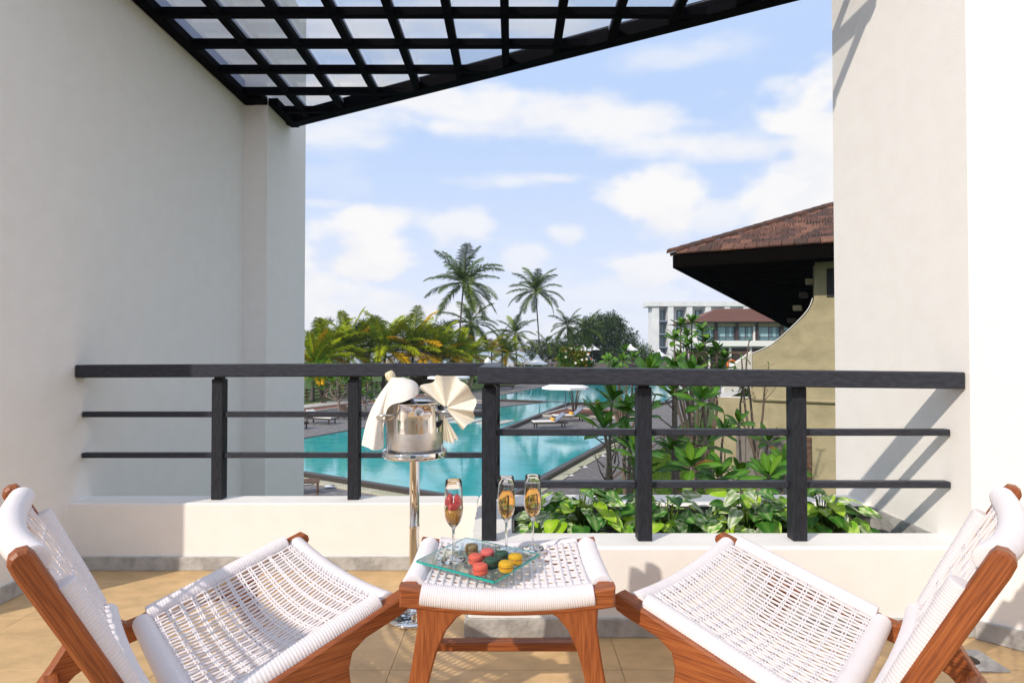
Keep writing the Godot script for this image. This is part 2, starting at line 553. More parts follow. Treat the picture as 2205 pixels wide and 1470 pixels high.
# ------------------------------------------------------------------ balcony
func balcony() -> void:
	var st := S(true)
	slab(st, [Vector2(-2.235, 2.45), Vector2(-2.235, 5.0), Vector2(-2.04, 5.0), Vector2(-2.04, 5.93), Vector2(-2.55, 5.93), Vector2(-2.55, 2.135)], G, 4.4)
	slab(st, [Vector2(-4.40, 0.285), Vector2(-2.238, 2.447), Vector2(-2.40, 2.62), Vector2(-4.58, 0.45)], G, 2.75)
	var o: Node = build(st, "side_wall", M.stucco)
	tag(o, "tall white stucco wall on the left of the balcony, stepping in beyond the railing", "wall")
	st = S(true)
	bx(st, -2.26, -2.222, 0.001, 0.072, 2.46, 3.06, 0.002)
	build(st, "baseboard", M.cement, o)
	st = S(true)
	bx(st, -2.26, -2.226, 3.212, 3.36, 2.46, 4.99, 0.002)
	build(st, "flashing", M.glaze, o)
	st = S(true)
	slab(st, [Vector2(1.777, 3.32), Vector2(1.777, 2.343), Vector2(2.05, 2.07), Vector2(2.25, 2.3), Vector2(2.2, 3.32)], G, 3.45)
	slab(st, [Vector2(2.0505, 2.0695), Vector2(3.98, 0.14), Vector2(4.2, 0.3), Vector2(2.24, 2.28)], G, 2.75)
	o = build(st, "side_wall", M.stucco)
	tag(o, "white stucco wall on the right, bending outward beside the planter box", "wall")
	st = S(true)
	var mid := P((1.777 + 3.98) / 2, 0.0365, (2.343 + 0.14) / 2)
	cbox(st, Transform3D(Basis(Vector3.UP, deg_to_rad(-45)), mid), Vector3(3.10, 0.071, 0.026), 0.002)
	build(st, "baseboard", M.cement, o)
	# the room front behind the viewer, seen in the polished bucket
	var f := thing("room_front", "white room front with a dark sliding door at the back of the balcony", "wall", Transform3D())
	st = S(true)
	bx(st, -4.4, -0.9, 0, 2.7, -3.5, -3.2)
	bx(st, 0.9, 4.4, 0, 2.7, -3.5, -3.2)
	bx(st, -0.9, 0.9, 2.3, 2.7, -3.5, -3.2)
	build(st, "wall", M.stucco, f)
	st = S(true)
	bx(st, -0.9, 0.9, 0, 2.3, -3.46, -3.4)
	build(st, "door", M.win, f)
	for x in [-0.87, 0.0, 0.87]:
		st = S(true)
		bx(st, x - 0.03, x + 0.03, 0, 2.3, -3.398, -3.34)
		build(st, "door_frame", M.frame, f)
	# floor: a slab and its stone tiles
	st = S(true)
	slab(st, [Vector2(-4.45, -3.5), Vector2(-4.45, 0.3), Vector2(-2.26, 2.5), Vector2(-2.26, 3.2), Vector2(1.9, 3.2), Vector2(1.9, 2.3), Vector2(4.05, 0.2), Vector2(4.4, -3.5)], -0.28, -0.013)
	var fl := build(st, "balcony_floor", M.cement)
	struct(fl)
	for r in range(-13, 3):
		for c in range(-5, 6):
			var x0 := -0.42 + c * 0.8
			var d0 := 2.105 + r * 0.41
			var x1 := minf(x0 + 0.7984, 3.97)
			var d1 := minf(d0 + 0.4084, 3.06)
			var dm := (d0 + d1) * 0.5
			x0 = maxf(x0, maxf(d1 - 4.67, -4.44) if d0 < 2.2 else -2.232)
			if x1 - x0 < 0.05 or d1 - d0 < 0.05 or x0 + dm > 4.16 or (x0 > -0.2 and d0 > 2.36) or d0 < -3.3:
				continue
			st = S(true)
			bx(st, x0, x1, -0.012, 0.0, d0, d1, 0.0006)
			build(st, "floor_tile", M.tile[rng.randi() % 3], fl)
	# left parapet
	st = S(true)
	bx(st, -2.30, -0.171, -0.30, 0.335, 3.06, 3.22, 0.008)
	o = build(st, "parapet_wall", M.stucco)
	tag(o, "low white plastered parapet under the left railing", "wall")
	st = S(true)
	bx(st, -2.221, -0.185, 0.001, 0.068, 3.046, 3.07, 0.002)
	build(st, "baseboard", M.cement, o)
	# planter box under the right railing
	var pb := thing("planter_box", "white plastered planter box under the right railing", "planter", at(P(0.8, 0, 2.35)))
	var wx := func(x0: float, x1: float, y0: float, y1: float, d0: float, d1: float, m: Material, called: String, bev: float) -> void:
		var s2 := S(true)
		bx(s2, x0 - 0.8, x1 - 0.8, y0, y1, d0 - 2.35, d1 - 2.35, bev)
		build(s2, called, m, pb)
	wx.call(-0.17, 1.83, -0.3, 0.343, 2.35, 2.54, M.stucco, "front_wall", 0.010)
	wx.call(-0.17, 1.83, -0.3, 0.343, 3.0, 3.215, M.stucco, "back_wall", 0.010)
	wx.call(-0.17, 0.0, -0.3, 0.3415, 2.535, 3.01, M.stucco, "side_wall", 0.004)
	wx.call(-0.002, 1.775, -0.3, 0.12, 2.542, 2.998, M.soil, "soil", 0.0)
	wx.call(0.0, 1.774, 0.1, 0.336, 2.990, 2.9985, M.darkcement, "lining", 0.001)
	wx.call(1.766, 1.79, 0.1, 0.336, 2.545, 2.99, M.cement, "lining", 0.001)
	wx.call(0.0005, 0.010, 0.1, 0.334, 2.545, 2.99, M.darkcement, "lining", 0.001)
	wx.call(-0.183, 1.80, 0.001, 0.072, 2.336, 2.36, M.cement, "baseboard", 0.002)
	wx.call(-0.183, -0.16, 0.001, 0.070, 2.361, 3.045, M.cement, "baseboard", 0.002)
	# drain cover on the floor at the right
	var dr := thing("drain_cover", "small square grey metal drain cover on the floor by the right chair", "drain cover", at(P(1.62, 0.0, 2.16)))
	st = S(true)
	cbox(st, at(Vector3(0, 0.004, 0)), Vector3(0.18, 0.006, 0.15), 0.001)
	build(st, "plate", M.cement, dr)
	st = S()
	lathe(st, [Vector2(0.0, 0.0105), Vector2(0.03, 0.0105), Vector2(0.034, 0.0075)], 20)
	build(st, "grate", M.darkwood, dr)

func pergola() -> void:
	var t := thing("pergola", "black steel pergola grid with a diagonal front beam over the balcony", "pergola")
	var st := S(true)
	bx(st, -2.225, -2.145, 3.15, 3.21, 2.46, 5.0)
	build(st, "edge_bar", M.perg, t)
	st = S(true)
	bx(st, -2.225, -2.035, 3.149, 3.212, 4.86, 4.99)
	build(st, "edge_bar", M.perg, t)
	st = S(true)
	bx(st, -2.03, -1.95, 3.15, 3.21, 4.992, 5.50)
	build(st, "edge_bar", M.perg, t)
	var diag := func(x: float) -> float: return 5.495 - (x + 2.0) * 0.5456
	st = S(true)
	beam(st, P(-2.03, 3.20, diag.call(-2.03) - 0.05), P(1.775, 3.20, diag.call(1.775) - 0.05), 0.10, 0.102)
	build(st, "front_beam", M.perg, t)
	for k in 8:
		var d := 5.135 - k * 0.372
		var x1 := minf(1.775, -2.0 + (5.495 - d) / 0.5456 - 0.12)
		if d < 2.3:
			x1 = minf(3.9, 1.777 + 2.343 - d)
		if x1 < -1.6:
			x1 = -1.6
		st = S(true)
		bx(st, -2.143 if d < 4.99 else -1.948, x1, 3.152, 3.204, d, d + 0.05)
		build(st, "cross_beam", M.perg, t)
	for k in 16:
		var x := -1.80 + k * 0.351
		var d1: float = diag.call(x) - 0.10
		if x > 1.7:
			d1 = 4.1 - x
		if d1 < 2.7:
			continue
		st = S(true)
		bx(st, x - 0.026, x + 0.026, 3.155, 3.200, 2.50, d1)
		var r := build(st, "rafter", M.perg, t)
		st = S(true)
		bx(st, x - 0.024, x + 0.024, 3.2005, 3.228, 2.50, d1 - 0.02)
		build(st, "glazing_bar", M.glaze, r)
	st = S(true)
	slab(st, [Vector2(-2.22, 2.46), Vector2(-2.22, 4.99), Vector2(-2.02, 4.99), Vector2(-2.02, 5.36), Vector2(1.77, 3.32), Vector2(1.77, 2.46)], 3.229, 3.235)
	build(st, "glass_sheet", M.pane, t)
	st = S(true)
	bx(st, -2.15, -2.09, 3.163, 3.183, 3.655, 3.659, 0.0)
	build(st, "sticker", M.white, t)

func railing() -> void:
	var t := thing("railing", "dark grey metal balcony railing with flat handrail, two thin rails and square posts", "railing")
	var st := S(true)
	beam(st, P(-2.232, 0.9985, 3.125), P(-0.05, 1.0085, 3.125), 0.09, 0.066, 0.005)
	build(st, "handrail", M.steel, t)
	st = S(true)
	beam(st, P(-0.135, 1.007, 2.405), P(1.775, 0.986, 2.405), 0.09, 0.066, 0.005)
	build(st, "handrail", M.steel, t)
	st = S(true)
	beam(st, P(-0.093, 1.006, 2.452), P(-0.093, 1.0075, 3.079), 0.085, 0.066, 0.005)
	build(st, "handrail", M.steel, t)
	for p in [[-1.524, 3.15, .335], [-0.82, 3.15, .335], [-0.092, 3.14, .335], [-0.092, 2.445, .343], [0.531, 2.445, .343], [1.15, 2.445, .343]]:
		st = S(true)
		bx(st, p[0] - 0.029, p[0] + 0.029, p[2] + 0.001, 0.957, p[1] - 0.029, p[1] + 0.029, 0.003)
		var po := build(st, "post", M.post, t)
		st = S(true)
		bx(st, p[0] - 0.02, p[0] + 0.02, 0.957, 0.972, p[1] - 0.02, p[1] + 0.02, 0.0)
		build(st, "collar", M.black, po)
	for y in [0.785, 0.574]:
		for s in [[-2.232, -1.554], [-1.494, -0.85], [-0.79, -0.123]]:
			st = S(true)
			bx(st, s[0], s[1], y - 0.026, y + (0.002 if y > .7 else 0.0), 3.135, 3.172, 0.003)
			build(st, "rail", M.steel, t)
		for s in [[-0.062, 0.501], [0.561, 1.12], [1.18, 1.774]]:
			st = S(true)
			bx(st, s[0], s[1], y - 0.026, y, 2.445, 2.485, 0.003)
			build(st, "rail", M.steel, t)
		st = S(true)
		bx(st, -0.108, -0.075, y - 0.026, y, 2.475, 3.11, 0.003)
		build(st, "rail", M.steel, t)

# ------------------------------------------------------------------ woven furniture
func rope_roll(pts: Array, r: float, pitch := 0.0075, sides := 14) -> SurfaceTool:
	# rope wound side by side round a bar
	var st := S()
	var L := 0.0
	for i in pts.size() - 1:
		L += pts[i].distance_to(pts[i + 1])
	var n := int(L / pitch)
	var line := []
	var rad := []
	var fine := spline(pts, n * 4)
	for i in fine.size():
		line.append(fine[i])
		rad.append(r - 0.0019 * [1.0, 0.25, 0.0, 0.25][i % 4] + rng.randf_range(-0.0002, 0.0002))
	for i in 4:
		var sh: float = [0.72, 0.88, 0.95, 0.99][i]
		rad[i] *= sh
		rad[rad.size() - 1 - i] *= sh
	tube(st, line, rad, sides)
	return st

func weave(surf: Callable, nu: int, nv: int, ru: float, rv: float, pair: float) -> SurfaceTool:
	# surf(u, v) gives the middle of the netting; cords run along v (nu of them) and, in pairs, along u (nv pairs)
	var st := S()
	var nrm := func(u: float, v: float) -> Vector3:
		var a: Vector3 = surf.call(u + 0.01, v) - surf.call(u - 0.01, v)
		var b: Vector3 = surf.call(u, v + 0.01) - surf.call(u, v - 0.01)
		return a.cross(b).normalized()
	for i in nu:
		var u := (i + 0.5) / nu + rng.randf_range(-0.12, 0.12) / nu
		var pts := []
		for j in nv * 2 + 1:
			var v := float(j) / (nv * 2)
			pts.append(surf.call(u, v) + nrm.call(u, v) * (0.0013 * (0.0 if j % 2 == 0 else (1.0 if ((j >> 1) + i) % 2 == 0 else -1.0))))
		tube(st, pts, ru, 6)
	for j in nv:
		for s in [-1.0, 1.0]:
			var v: float = (j + 0.5) / nv + s * pair + rng.randf_range(-0.05, 0.05) / nv
			var pts := []
			for i in nu + 1:
				var u := float(i) / nu
				pts.append(surf.call(u, v) - nrm.call(u, v) * 0.0013 * (1.0 if (i + j) % 2 == 0 else -1.0))
			tube(st, pts, rv, 6)
	return st

func make_chair(label: String, where: Transform3D) -> Node3D:
	# local axes: x from the front edge to the back, z across
	var t := thing("lounge_chair", label, "lounge chair", where, "woven lounge chairs on the balcony")
	var prof := [Vector2(-.038, .408), Vector2(-.034, .424), Vector2(-.018, .434), Vector2(.50, .270), Vector2(.53, .265), Vector2(.556, .280), Vector2(.578, .312), Vector2(.594, .343), Vector2(.645, .315), Vector2(.668, .275), Vector2(.72, .19), Vector2(.80, .08), Vector2(.842, 0.002), Vector2(.795, 0.002),
		Vector2(.74, .075), Vector2(.66, .155), Vector2(.58, .195), Vector2(.49, .212), Vector2(.37, .255), Vector2(.30, .272), Vector2(.245, .262), Vector2(.205, .22), Vector2(.18, .15), Vector2(.16, .07), Vector2(.148, 0.002), Vector2(.098, 0.002),
		Vector2(.115, .08), Vector2(.130, .16), Vector2(.142, .238), Vector2(.147, .285), Vector2(.138, .322), Vector2(.10, .348), Vector2(.0, .376), Vector2(-.025, .386)]
	for s in [-1.0, 1.0]:
		var st := S(true)
		prism(st, prof, 0.046, Transform3D(Basis(), Vector3(0, 0, s * 0.358)), 0.006)
		build(st, "side_frame", M.wood_x, t)
		# upright plank, its own x running up the back
		var up := Vector3(.455, .890, 0).normalized()
		st = S(true)
		prism(st, [Vector2(-.045, -.016), Vector2(.40, -.017), Vector2(.425, -.015), Vector2(.436, -.006), Vector2(.440, .008), Vector2(.434, .024), Vector2(.418, .028), Vector2(-.02, .024)], 0.047, Transform3D(), 0.006)
		build(st, "upright", M.wood_x, t, Transform3D(Basis(up, Vector3(-up.y, up.x, 0), Vector3(0, 0, 1)), Vector3(.622, .330, s * .3585)))
		# rope over the side rail and over the upright
		st = rope_roll([Vector3(.045, .414, s * .340), Vector3(.16, .378, s * .340), Vector3(.31, .330, s * .340), Vector3(.478, .278, s * .340)], 0.029)
		build(st, "side_wrapping", M.rope, t)
		st = rope_roll([Vector3(.610, .338, s * .340), Vector3(.655, .440, s * .340), Vector3(.71, .558, s * .340), Vector3(.748, .640, s * .340)], 0.030)
		build(st, "back_wrapping", M.rope, t)
	for b in [[Vector2(.012, .404), .0275, .022, "front_bar"], [Vector2(.492, .262), .029, .010, "rear_bar"]]:
		var c: Vector2 = b[0]
		var pts := []
		for k in 5:
			var z := -0.335 + 0.67 * k / 4.0
			pts.append(Vector3(c.x, c.y - b[2] * (1.0 - (z / 0.335) ** 2), z))
		build(rope_roll(pts, b[1]), b[3], M.rope, t)
	for b in [[Vector2(.786, .694), .030, .030, "top_bar"], [Vector2(.585, .318), .030, .012, "lower_back_bar"]]:
		var c: Vector2 = b[0]
		var pts := []
		for k in 5:
			var z := -0.335 + 0.67 * k / 4.0
			var sag: float = b[2] * (1.0 - (z / 0.335) ** 2)
			pts.append(Vector3(c.x + sag, c.y - sag * 0.3, z))
		build(rope_roll(pts, b[1]), b[3], M.rope, t)
	var seat := func(u: float, v: float) -> Vector3:
		var x := lerpf(.030, .478, v)
		var sag := 0.020 + 0.030 * sin(PI * u) * sin(PI * clampf(v, 0, 1)) + 0.016 * sin(PI * u)
		return Vector3(x, lerpf(.434, .296, v) - sag, lerpf(-.312, .312, u))
	stuff(build(weave(seat, 31, 13, 0.0041, 0.0029, 0.0078), "seat_netting", M.rope, t))
	var back := func(u: float, v: float) -> Vector3:
		var p := Vector2(.582, .345).lerp(Vector2(.768, .700), v)
		var sag := 0.012 + 0.030 * sin(PI * u) * (0.3 + 0.7 * v)
		return Vector3(p.x + sag * 0.888, p.y - sag * 0.46, lerpf(-.312, .312, u))
	stuff(build(weave(back, 15, 6, 0.0048, 0.0022, 0.0085), "back_netting", M.rope, t))
	var st2 := S(true)
	beam(st2, Vector3(.72, .165, -.34), Vector3(.72, .165, .34), 0.04, 0.03, 0.004)
	build(st2, "stretcher", M.wood_z, t)
	st2 = S(true)
	beam(st2, Vector3(.15, .18, -.34), Vector3(.15, .18, .34), 0.03, 0.045, 0.004)
	build(st2, "stretcher", M.wood_z, t)
	return t

func furniture() -> void:
	var a := Vector2(.758, -.652)   # front to back, in x and d
	var bx0 := Vector3(a.x, 0, -a.y)
	var right := Transform3D(Basis(bx0, Vector3.UP, bx0.cross(Vector3.UP)), P(.553, 0, 1.949))
	var c := make_chair("woven white rope lounge chair with teak frame on the right, beside the planter box", right)
	var bx1 := Vector3(-a.x, 0, -a.y)
	twin(c, "woven white rope lounge chair with teak frame on the left, nearest the left wall", Transform3D(Basis(bx1, Vector3.UP, bx1.cross(Vector3.UP)), P(-.553, 0, 1.949)))
	# stool used as a table: x across, z towards the viewer; front outer face at d 1.535, back at 1.96
	var t := thing("stool_table", "woven white rope stool with splayed teak legs, used as a table between the chairs", "stool", at(P(-.012, 0, 1.7475)))
	var hw := 0.275
	var dip := func(x: float) -> float: return -0.024 * (1.0 - (x / hw) ** 2)
	for s in [-1.0, 1.0]:
		var z: float = s * 0.190
		var top := []
		var bot := []
		for k in 13:
			var x := -hw + 2.0 * hw * k / 12.0
			top.append(Vector2(x, .505 + dip.call(x)))
			bot.append(Vector2(x * 0.995, .452 + dip.call(x) * 0.9))
		bot.reverse()
		var st := S(true)
		prism(st, top + bot, 0.044, Transform3D(Basis(), Vector3(0, 0, z)), 0.006)
		build(st, "end_rail", M.wood_x, t)
		var pts := []
		for k in 7:
			var x := -0.222 + 0.444 * k / 6.0
			pts.append(Vector3(x, .487 + dip.call(x), z + s * 0.001))
		build(rope_roll(pts, 0.030, 0.0052, 14), "end_wrapping", M.rope, t)
		for e in [-1.0, 1.0]:
			var lg := [Vector2(.232, .462), Vector2(.228, .40), Vector2(.243, .30), Vector2(.272, .15), Vector2(.310, 0.002), Vector2(.268, 0.002), Vector2(.222, .16), Vector2(.194, .28), Vector2(.178, .34), Vector2(.155, .392), Vector2(.128, .425), Vector2(.098, .443), Vector2(.098, .46)]
			var lp := []
			for q in lg:
				lp.append(Vector2(q.x * e, q.y))
			st = S(true)
			prism(st, lp, 0.036, Transform3D(Basis(), Vector3(0, 0, z)), 0.005)
			build(st, "leg", M.wood_y, t)
	for e in [-1.0, 1.0]:
		var st := S(true)
		cbox(st, at(Vector3(e * .252, .478, 0)), Vector3(.040, .046, .340), 0.006)
		build(st, "side_rail", M.wood_z, t)
		build(rope_roll([Vector3(e * .247, .486, -.163), Vector3(e * .245, .484, -.05), Vector3(e * .245, .484, .05), Vector3(e * .247, .486, .163)], 0.031, 0.0052), "side_wrapping", M.rope, t)
	var top := func(u: float, v: float) -> Vector3:
		var x := lerpf(-.222, .222, u)
		return Vector3(x, .506 + dip.call(x) - 0.006 * sin(PI * v), lerpf(.168, -.168, v))
	stuff(build(weave(top, 21, 11, 0.0056, 0.0036, 0.0125), "top_netting", M.rope, t))
	var st3 := S(true)
	beam(st3, Vector3(-.24, .176, -.172), Vector3(.24, .176, -.172), 0.04, 0.026, 0.003)
	build(st3, "stretcher", M.wood_x, t)

# ------------------------------------------------------------------ grounds and pool
const POOL_A := [[-11.9, 23.6], [-0.5, 16.5], [4.9, 29.0], [-0.55, 32.0], [4.25, 47.9], [3.5, 49.2], [-1.0, 44.0], [-2.9, 39.4], [-5.0, 38.1]]
const POOL_B := [[-1.8, 54.0], [-1.1, 51.6], [2.1, 50.2], [4.3, 48.3], [12.0, 48.3], [25, 75], [36.5, 96.5], [13.5, 96.5]]

func v2(list: Array) -> Array:
	var o := []
	for p in list:
		o.append(Vector2(p[0], p[1]))
	return o

func sheet(plan: Array, y0: float, y1: float, called: String, m: Material) -> Node:
	var st := S(true)
	slab(st, v2(plan), y0, y1)
	return struct(build(st, called, m))

func grounds() -> void:
	sheet([[-1800, -60], [1800, -60], [1800, 3500], [-1800, 3500]], G - 0.4, G - 0.05, "lawn", M.lawn)
	sheet([[-1800, 130], [-10, 150], [30, 420], [1800, 700], [1800, 3600], [-1800, 3600]], G - 0.3, G - 0.02, "sea", M.sea)
	sheet([[-400, 104], [-10, 116], [40, 330], [-400, 330]], G - 0.3, G - 0.035, "beach", M.sand)
	sheet([[-20, 8.0], [-1.9, 8.0], [2.35, 17.8], [4.7, 23.3], [7.6, 30], [16.2, 50], [24, 66], [42, 112], [9, 112], [0.4, 76], [-6.6, 57.9], [-14.4, 40.6], [-19, 30]], G - 0.3, G, "pool_deck", M.deck)
	# boards of the deck between pool and lawn, laid across the strip
	var st := S(true)
	var along := Vector2(.395, .919)
	var cross := Vector2(.919, -.395)
	for k in 130:
		var c: Vector2 = Vector2(0.55, 16.9) + along * (k * 0.145 - 4.0) + cross * 0.72
		cbox(st, Transform3D(Basis(Vector3(cross.x, 0, -cross.y), Vector3.UP, Vector3(-along.x, 0, along.y)), P(c.x, G + 0.012 + rng.randf_range(-0.001, 0.001), c.y)), Vector3(2.05, 0.02, 0.136), 0.003)
	var bd := build(st, "deck_boards", M.plank[0])
	stuff(bd)
	st = S(true)
	beam(st, P(2.40, G - 0.01, 17.9) - Vector3(2.0, 0, -4.6), P(2.40, G - 0.01, 17.9) + Vector3(5.2, 0, -12.1), 0.10, 0.09)
	struct(build(st, "lawn_edging", M.rustic))
	sheet([[-25, 14], [-16.9, 47.5], [-10.5, 73.2], [-6.0, 92], [-4.5, 92], [-9.2, 66], [-14.6, 43.4], [-21, 14]], G - 0.2, G - 0.02, "garden_path", M.path)
	for b in [[[-16.6, 41.2], [-14.4, 40.9], [-6.9, 57.3], [-8.6, 58.5]], [[-6.6, 47.6], [-3.0, 46.6], [-1.5, 50.5], [-5.2, 52.2]], [[1.9, 39.4], [8.1, 37.8], [9.6, 42.6], [4.0, 44.3]]]:
		var bed := sheet(b, G - 0.1, G + 0.05, "planting_bed", M.redsoil)
		for i in 4:
			st = S(true)
			var p := Vector2(b[i][0], b[i][1])
			var q := Vector2(b[(i + 1) % 4][0], b[(i + 1) % 4][1])
			beam(st, P(p.x, G + 0.06, p.y), P(q.x, G + 0.06, q.y), 0.22, 0.16)
			build(st, "kerb", M.path, bed)

func pool() -> void:
	for pl in [POOL_A, POOL_B]:
		var poly := v2(pl)
		var w := sheet(pl, G + 0.004, G + 0.165, "pool_water", M.water)
		var edge := thing("pool_wall", "dark stone edge of the %s" % ["near swimming pool below the balcony" if pl == POOL_A else "wide far swimming pool"], "pool edge")
		for i in poly.size():
			var a: Vector2 = poly[i]
			var b: Vector2 = poly[(i + 1) % poly.size()]
			var dir := (b - a).normalized()
			var out := Vector2(dir.y, -dir.x)
			var st := S(true)
			var o: Vector2 = out * 0.13
			if pl == POOL_B and i in [2, 3]:
				o = out * 0.12
			beam(st, P(a.x + o.x, G + 0.095 + 0.002 * (i % 2), a.y + o.y), P(b.x + o.x, G + 0.095 + 0.002 * (i % 2), b.y + o.y), 0.24, 0.19, 0.01)
			build(st, "kerb", M.granite, edge)
		if w == null:
			return
	# pale drain tiles outside the two near edges
	var dch := thing("drain_channel", "strip of pale drain tiles along the near pool's dark edge", "drain channel")
	for e in [[Vector2(-11.9, 23.6), Vector2(-0.5, 16.5)], [Vector2(-0.5, 16.5), Vector2(4.9, 29.0)]]:
		var dir: Vector2 = (e[1] - e[0]).normalized()
		var out := Vector2(dir.y, -dir.x)
		var n := int(e[0].distance_to(e[1]) / 0.5)
		for k in n + 1:
			var c: Vector2 = e[0] + dir * (k * 0.5 + 0.25) + out * 0.46
			var st := S(true)
			cbox(st, Transform3D(Basis(Vector3(dir.x, 0, -dir.y), Vector3.UP, Vector3(out.x, 0, -out.y) * -1.0), P(c.x, G + 0.020, c.y)), Vector3(0.485, 0.06, 0.40), 0.006)
			build(st, "tile", M.coping[rng.randi() % 2], dch)
	# stepping stones across the narrow end
	for k in 6:
		var c := Vector2(-4.6, 36.6) + Vector2(.86, -.42) * (k * 0.95)
		var st := S(true)
		cbox(st, Transform3D(Basis(Vector3.UP, deg_to_rad(-26)), P(c.x, G + 0.17, c.y)), Vector3(0.62, 0.10, 2.0), 0.015)
		var s := build(st, "stepping_stone", M.path)
		tag(s, "flat pale stepping stone across the pool, number %s from the left behind the ice bucket" % ["one", "two", "three", "four", "five", "six"][k], "stepping stone", "stepping stones in the pool")

func local(st_x: float, d: float, dir: Vector2, y := G) -> Transform3D:   # local x along dir (in x, d), local z towards the viewer
	var x := Vector3(dir.x, 0, -dir.y)
	return Transform3D(Basis(x, Vector3.UP, x.cross(Vector3.UP)), P(st_x, y, d))

func lodge() -> void:
	# the beige wing on the right: front wall with a sweeping parapet under a deep tiled eave
	var u := Vector2(.883, -.47)
	var t := thing("guest_lodge", "beige rendered lodge with sweeping wall under a deep brown tiled roof", "building", local(5.69, 17.0, u))
	var st := S(true)
	var wall := [Vector2(1.01, -0.2), Vector2(9.0, -0.2), Vector2(9.0, 6.58), Vector2(2.56, 6.58), Vector2(2.53, 5.62)]
	for p in spline([Vector3(2.53, 5.62, 0), Vector3(2.38, 5.28, 0), Vector3(1.94, 4.80, 0), Vector3(1.475, 4.39, 0), Vector3(1.01, 4.16, 0)], 24):
		wall.append(Vector2(p.x, p.y))
	prism(st, wall, 0.30, Transform3D(Basis(), Vector3(0, 0, -0.15)), 0.012)
	build(st, "front_wall", M.beige, t)
	st = S(true)
	var run := []
	for p in spline([Vector3(2.50, 5.64, -0.15), Vector3(2.36, 5.31, -0.15), Vector3(1.93, 4.83, -0.15), Vector3(1.465, 4.42, -0.15), Vector3(1.0, 4.185, -0.15)], 20):
		run.append(p)
	for i in run.size() - 1:
		beam(st, run[i], run[i + 1] + (run[i + 1] - run[i]) * 0.05, 0.315, 0.022, 0.004)
	build(st, "coping", M.paint, t)
	# planter in front corner
	st = S(true)
	cbox(st, at(Vector3(0.72, 1.48, -0.145)), Vector3(1.44, 2.96, 0.30), 0.01)
	cbox(st, at(Vector3(0.20, 1.478, -3.0)), Vector3(0.40, 2.956, 5.4), 0.01)
	build(st, "planter_wall", M.beige, t)
	st = S(true)
	cbox(st, at(Vector3(0.70, 2.968, -0.145)), Vector3(1.46, 0.020, 0.32), 0.004)
	cbox(st, at(Vector3(0.20, 2.966, -3.02)), Vector3(0.42, 0.020, 5.4), 0.004)
	build(st, "planter_coping", M.paint, t)
	st = S()
	tube(st, [Vector3(1.03, 2.94, 0.05), Vector3(9, 2.94, 0.05)], 0.05, 10)
	tube(st, [Vector3(1.06, 2.94, 0.05), Vector3(0.98, 3.05, 0.03), Vector3(0.95, 3.2, -0.1)], 0.07, 8)
	build(st, "pipe", M.beige, t)
	# shutter door and window strip
	var door := Node3D.new()
	door.name = "door"
	t.add_child(door, true)
	for k in 5:
		st = S(true)
		cbox(st, at(Vector3(0.70 + k * 0.262, 0.98, 0.022)), Vector3(0.250, 1.96, 0.035), 0.008)
		build(st, "board", M.board, door)
	st = S(true)
	cbox(st, at(Vector3(2.36, 1.05, 0.03)), Vector3(0.17, 1.9, 0.05), 0.01)
	build(st, "window_frame", M.rustic, t)
	st = S(true)
	cbox(st, at(Vector3(2.23, 1.05, 0.02)), Vector3(0.08, 1.9, 0.035), 0.006)
	build(st, "window_frame", M.board, t)
	# slots and brackets under the eave
	st = S(true)
	cbox(st, at(Vector3(2.93, 6.02, 0.006)), Vector3(0.20, 0.75, 0.02), 0.0)
	cbox(st, at(Vector3(3.30, 6.2, 0.006)), Vector3(0.06, 0.55, 0.02), 0.0)
	build(st, "vent", M.black, t)
	for k in 5:
		st = S(true)
		cbox(st, at(Vector3(2.42 - k * 0.17, 6.15 - k * 0.34, -0.75 - k * 0.25)), Vector3(0.22, 0.13, 0.5), 0.01)
		build(st, "bracket", M.beige if k % 2 == 0 else M.darkwood, t)
	# side wall of the long wing behind
	st = S(true)
	cbox(st, at(Vector3(5.0, 3.2, -25.0)), Vector3(5.0, 6.7, 49.0), 0.0)
	build(st, "wing_wall", M.beige, t)
	# roof: hip ended, pitch 0.43, eave corner at (-0.878, 6.90, 1.204)
	var ex := -0.878
	var ez := 1.204
	var ey := 6.90
	var pitch := 0.43
	var roof := Node3D.new()
	roof.name = "roof"
	t.add_child(roof, true)
	st = S(true)
	var c0 := Vector3(ex, ey, ez)
	var c1 := Vector3(9.12, ey, ez)
	var ap := Vector3(4.12, ey + pitch * 5.0, ez - 5.0)
	var ab := Vector3(4.12, ey + pitch * 5.0, -46)
	var c2 := Vector3(ex, ey, -50)
	var c3 := Vector3(9.12, ey, -50)
	var dn := Vector3(0, -0.05, 0)
	tri_o(st, c0 + dn, c1 + dn, ap + dn, Vector3.UP)
	quad_o(st, c0 + dn, ap + dn, ab + dn, c2 + dn, Vector3.UP)
	quad_o(st, c1 + dn, c3 + dn, ab + dn, ap + dn, Vector3.UP)
	build(st, "roof_deck", M.rtile[2], roof)
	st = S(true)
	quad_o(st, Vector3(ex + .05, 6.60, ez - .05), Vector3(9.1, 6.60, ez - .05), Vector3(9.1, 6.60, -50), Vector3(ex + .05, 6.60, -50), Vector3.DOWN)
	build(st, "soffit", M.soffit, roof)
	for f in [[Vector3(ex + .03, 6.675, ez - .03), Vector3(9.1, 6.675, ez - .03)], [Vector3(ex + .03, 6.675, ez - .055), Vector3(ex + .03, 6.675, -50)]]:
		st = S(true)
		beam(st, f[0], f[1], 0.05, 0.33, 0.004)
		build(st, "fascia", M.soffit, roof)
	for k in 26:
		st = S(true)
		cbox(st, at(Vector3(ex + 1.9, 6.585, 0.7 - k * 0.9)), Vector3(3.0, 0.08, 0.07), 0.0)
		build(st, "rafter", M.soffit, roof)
	# tiles of the slope in view, a few meshes and four tones shared
	var shapes := []
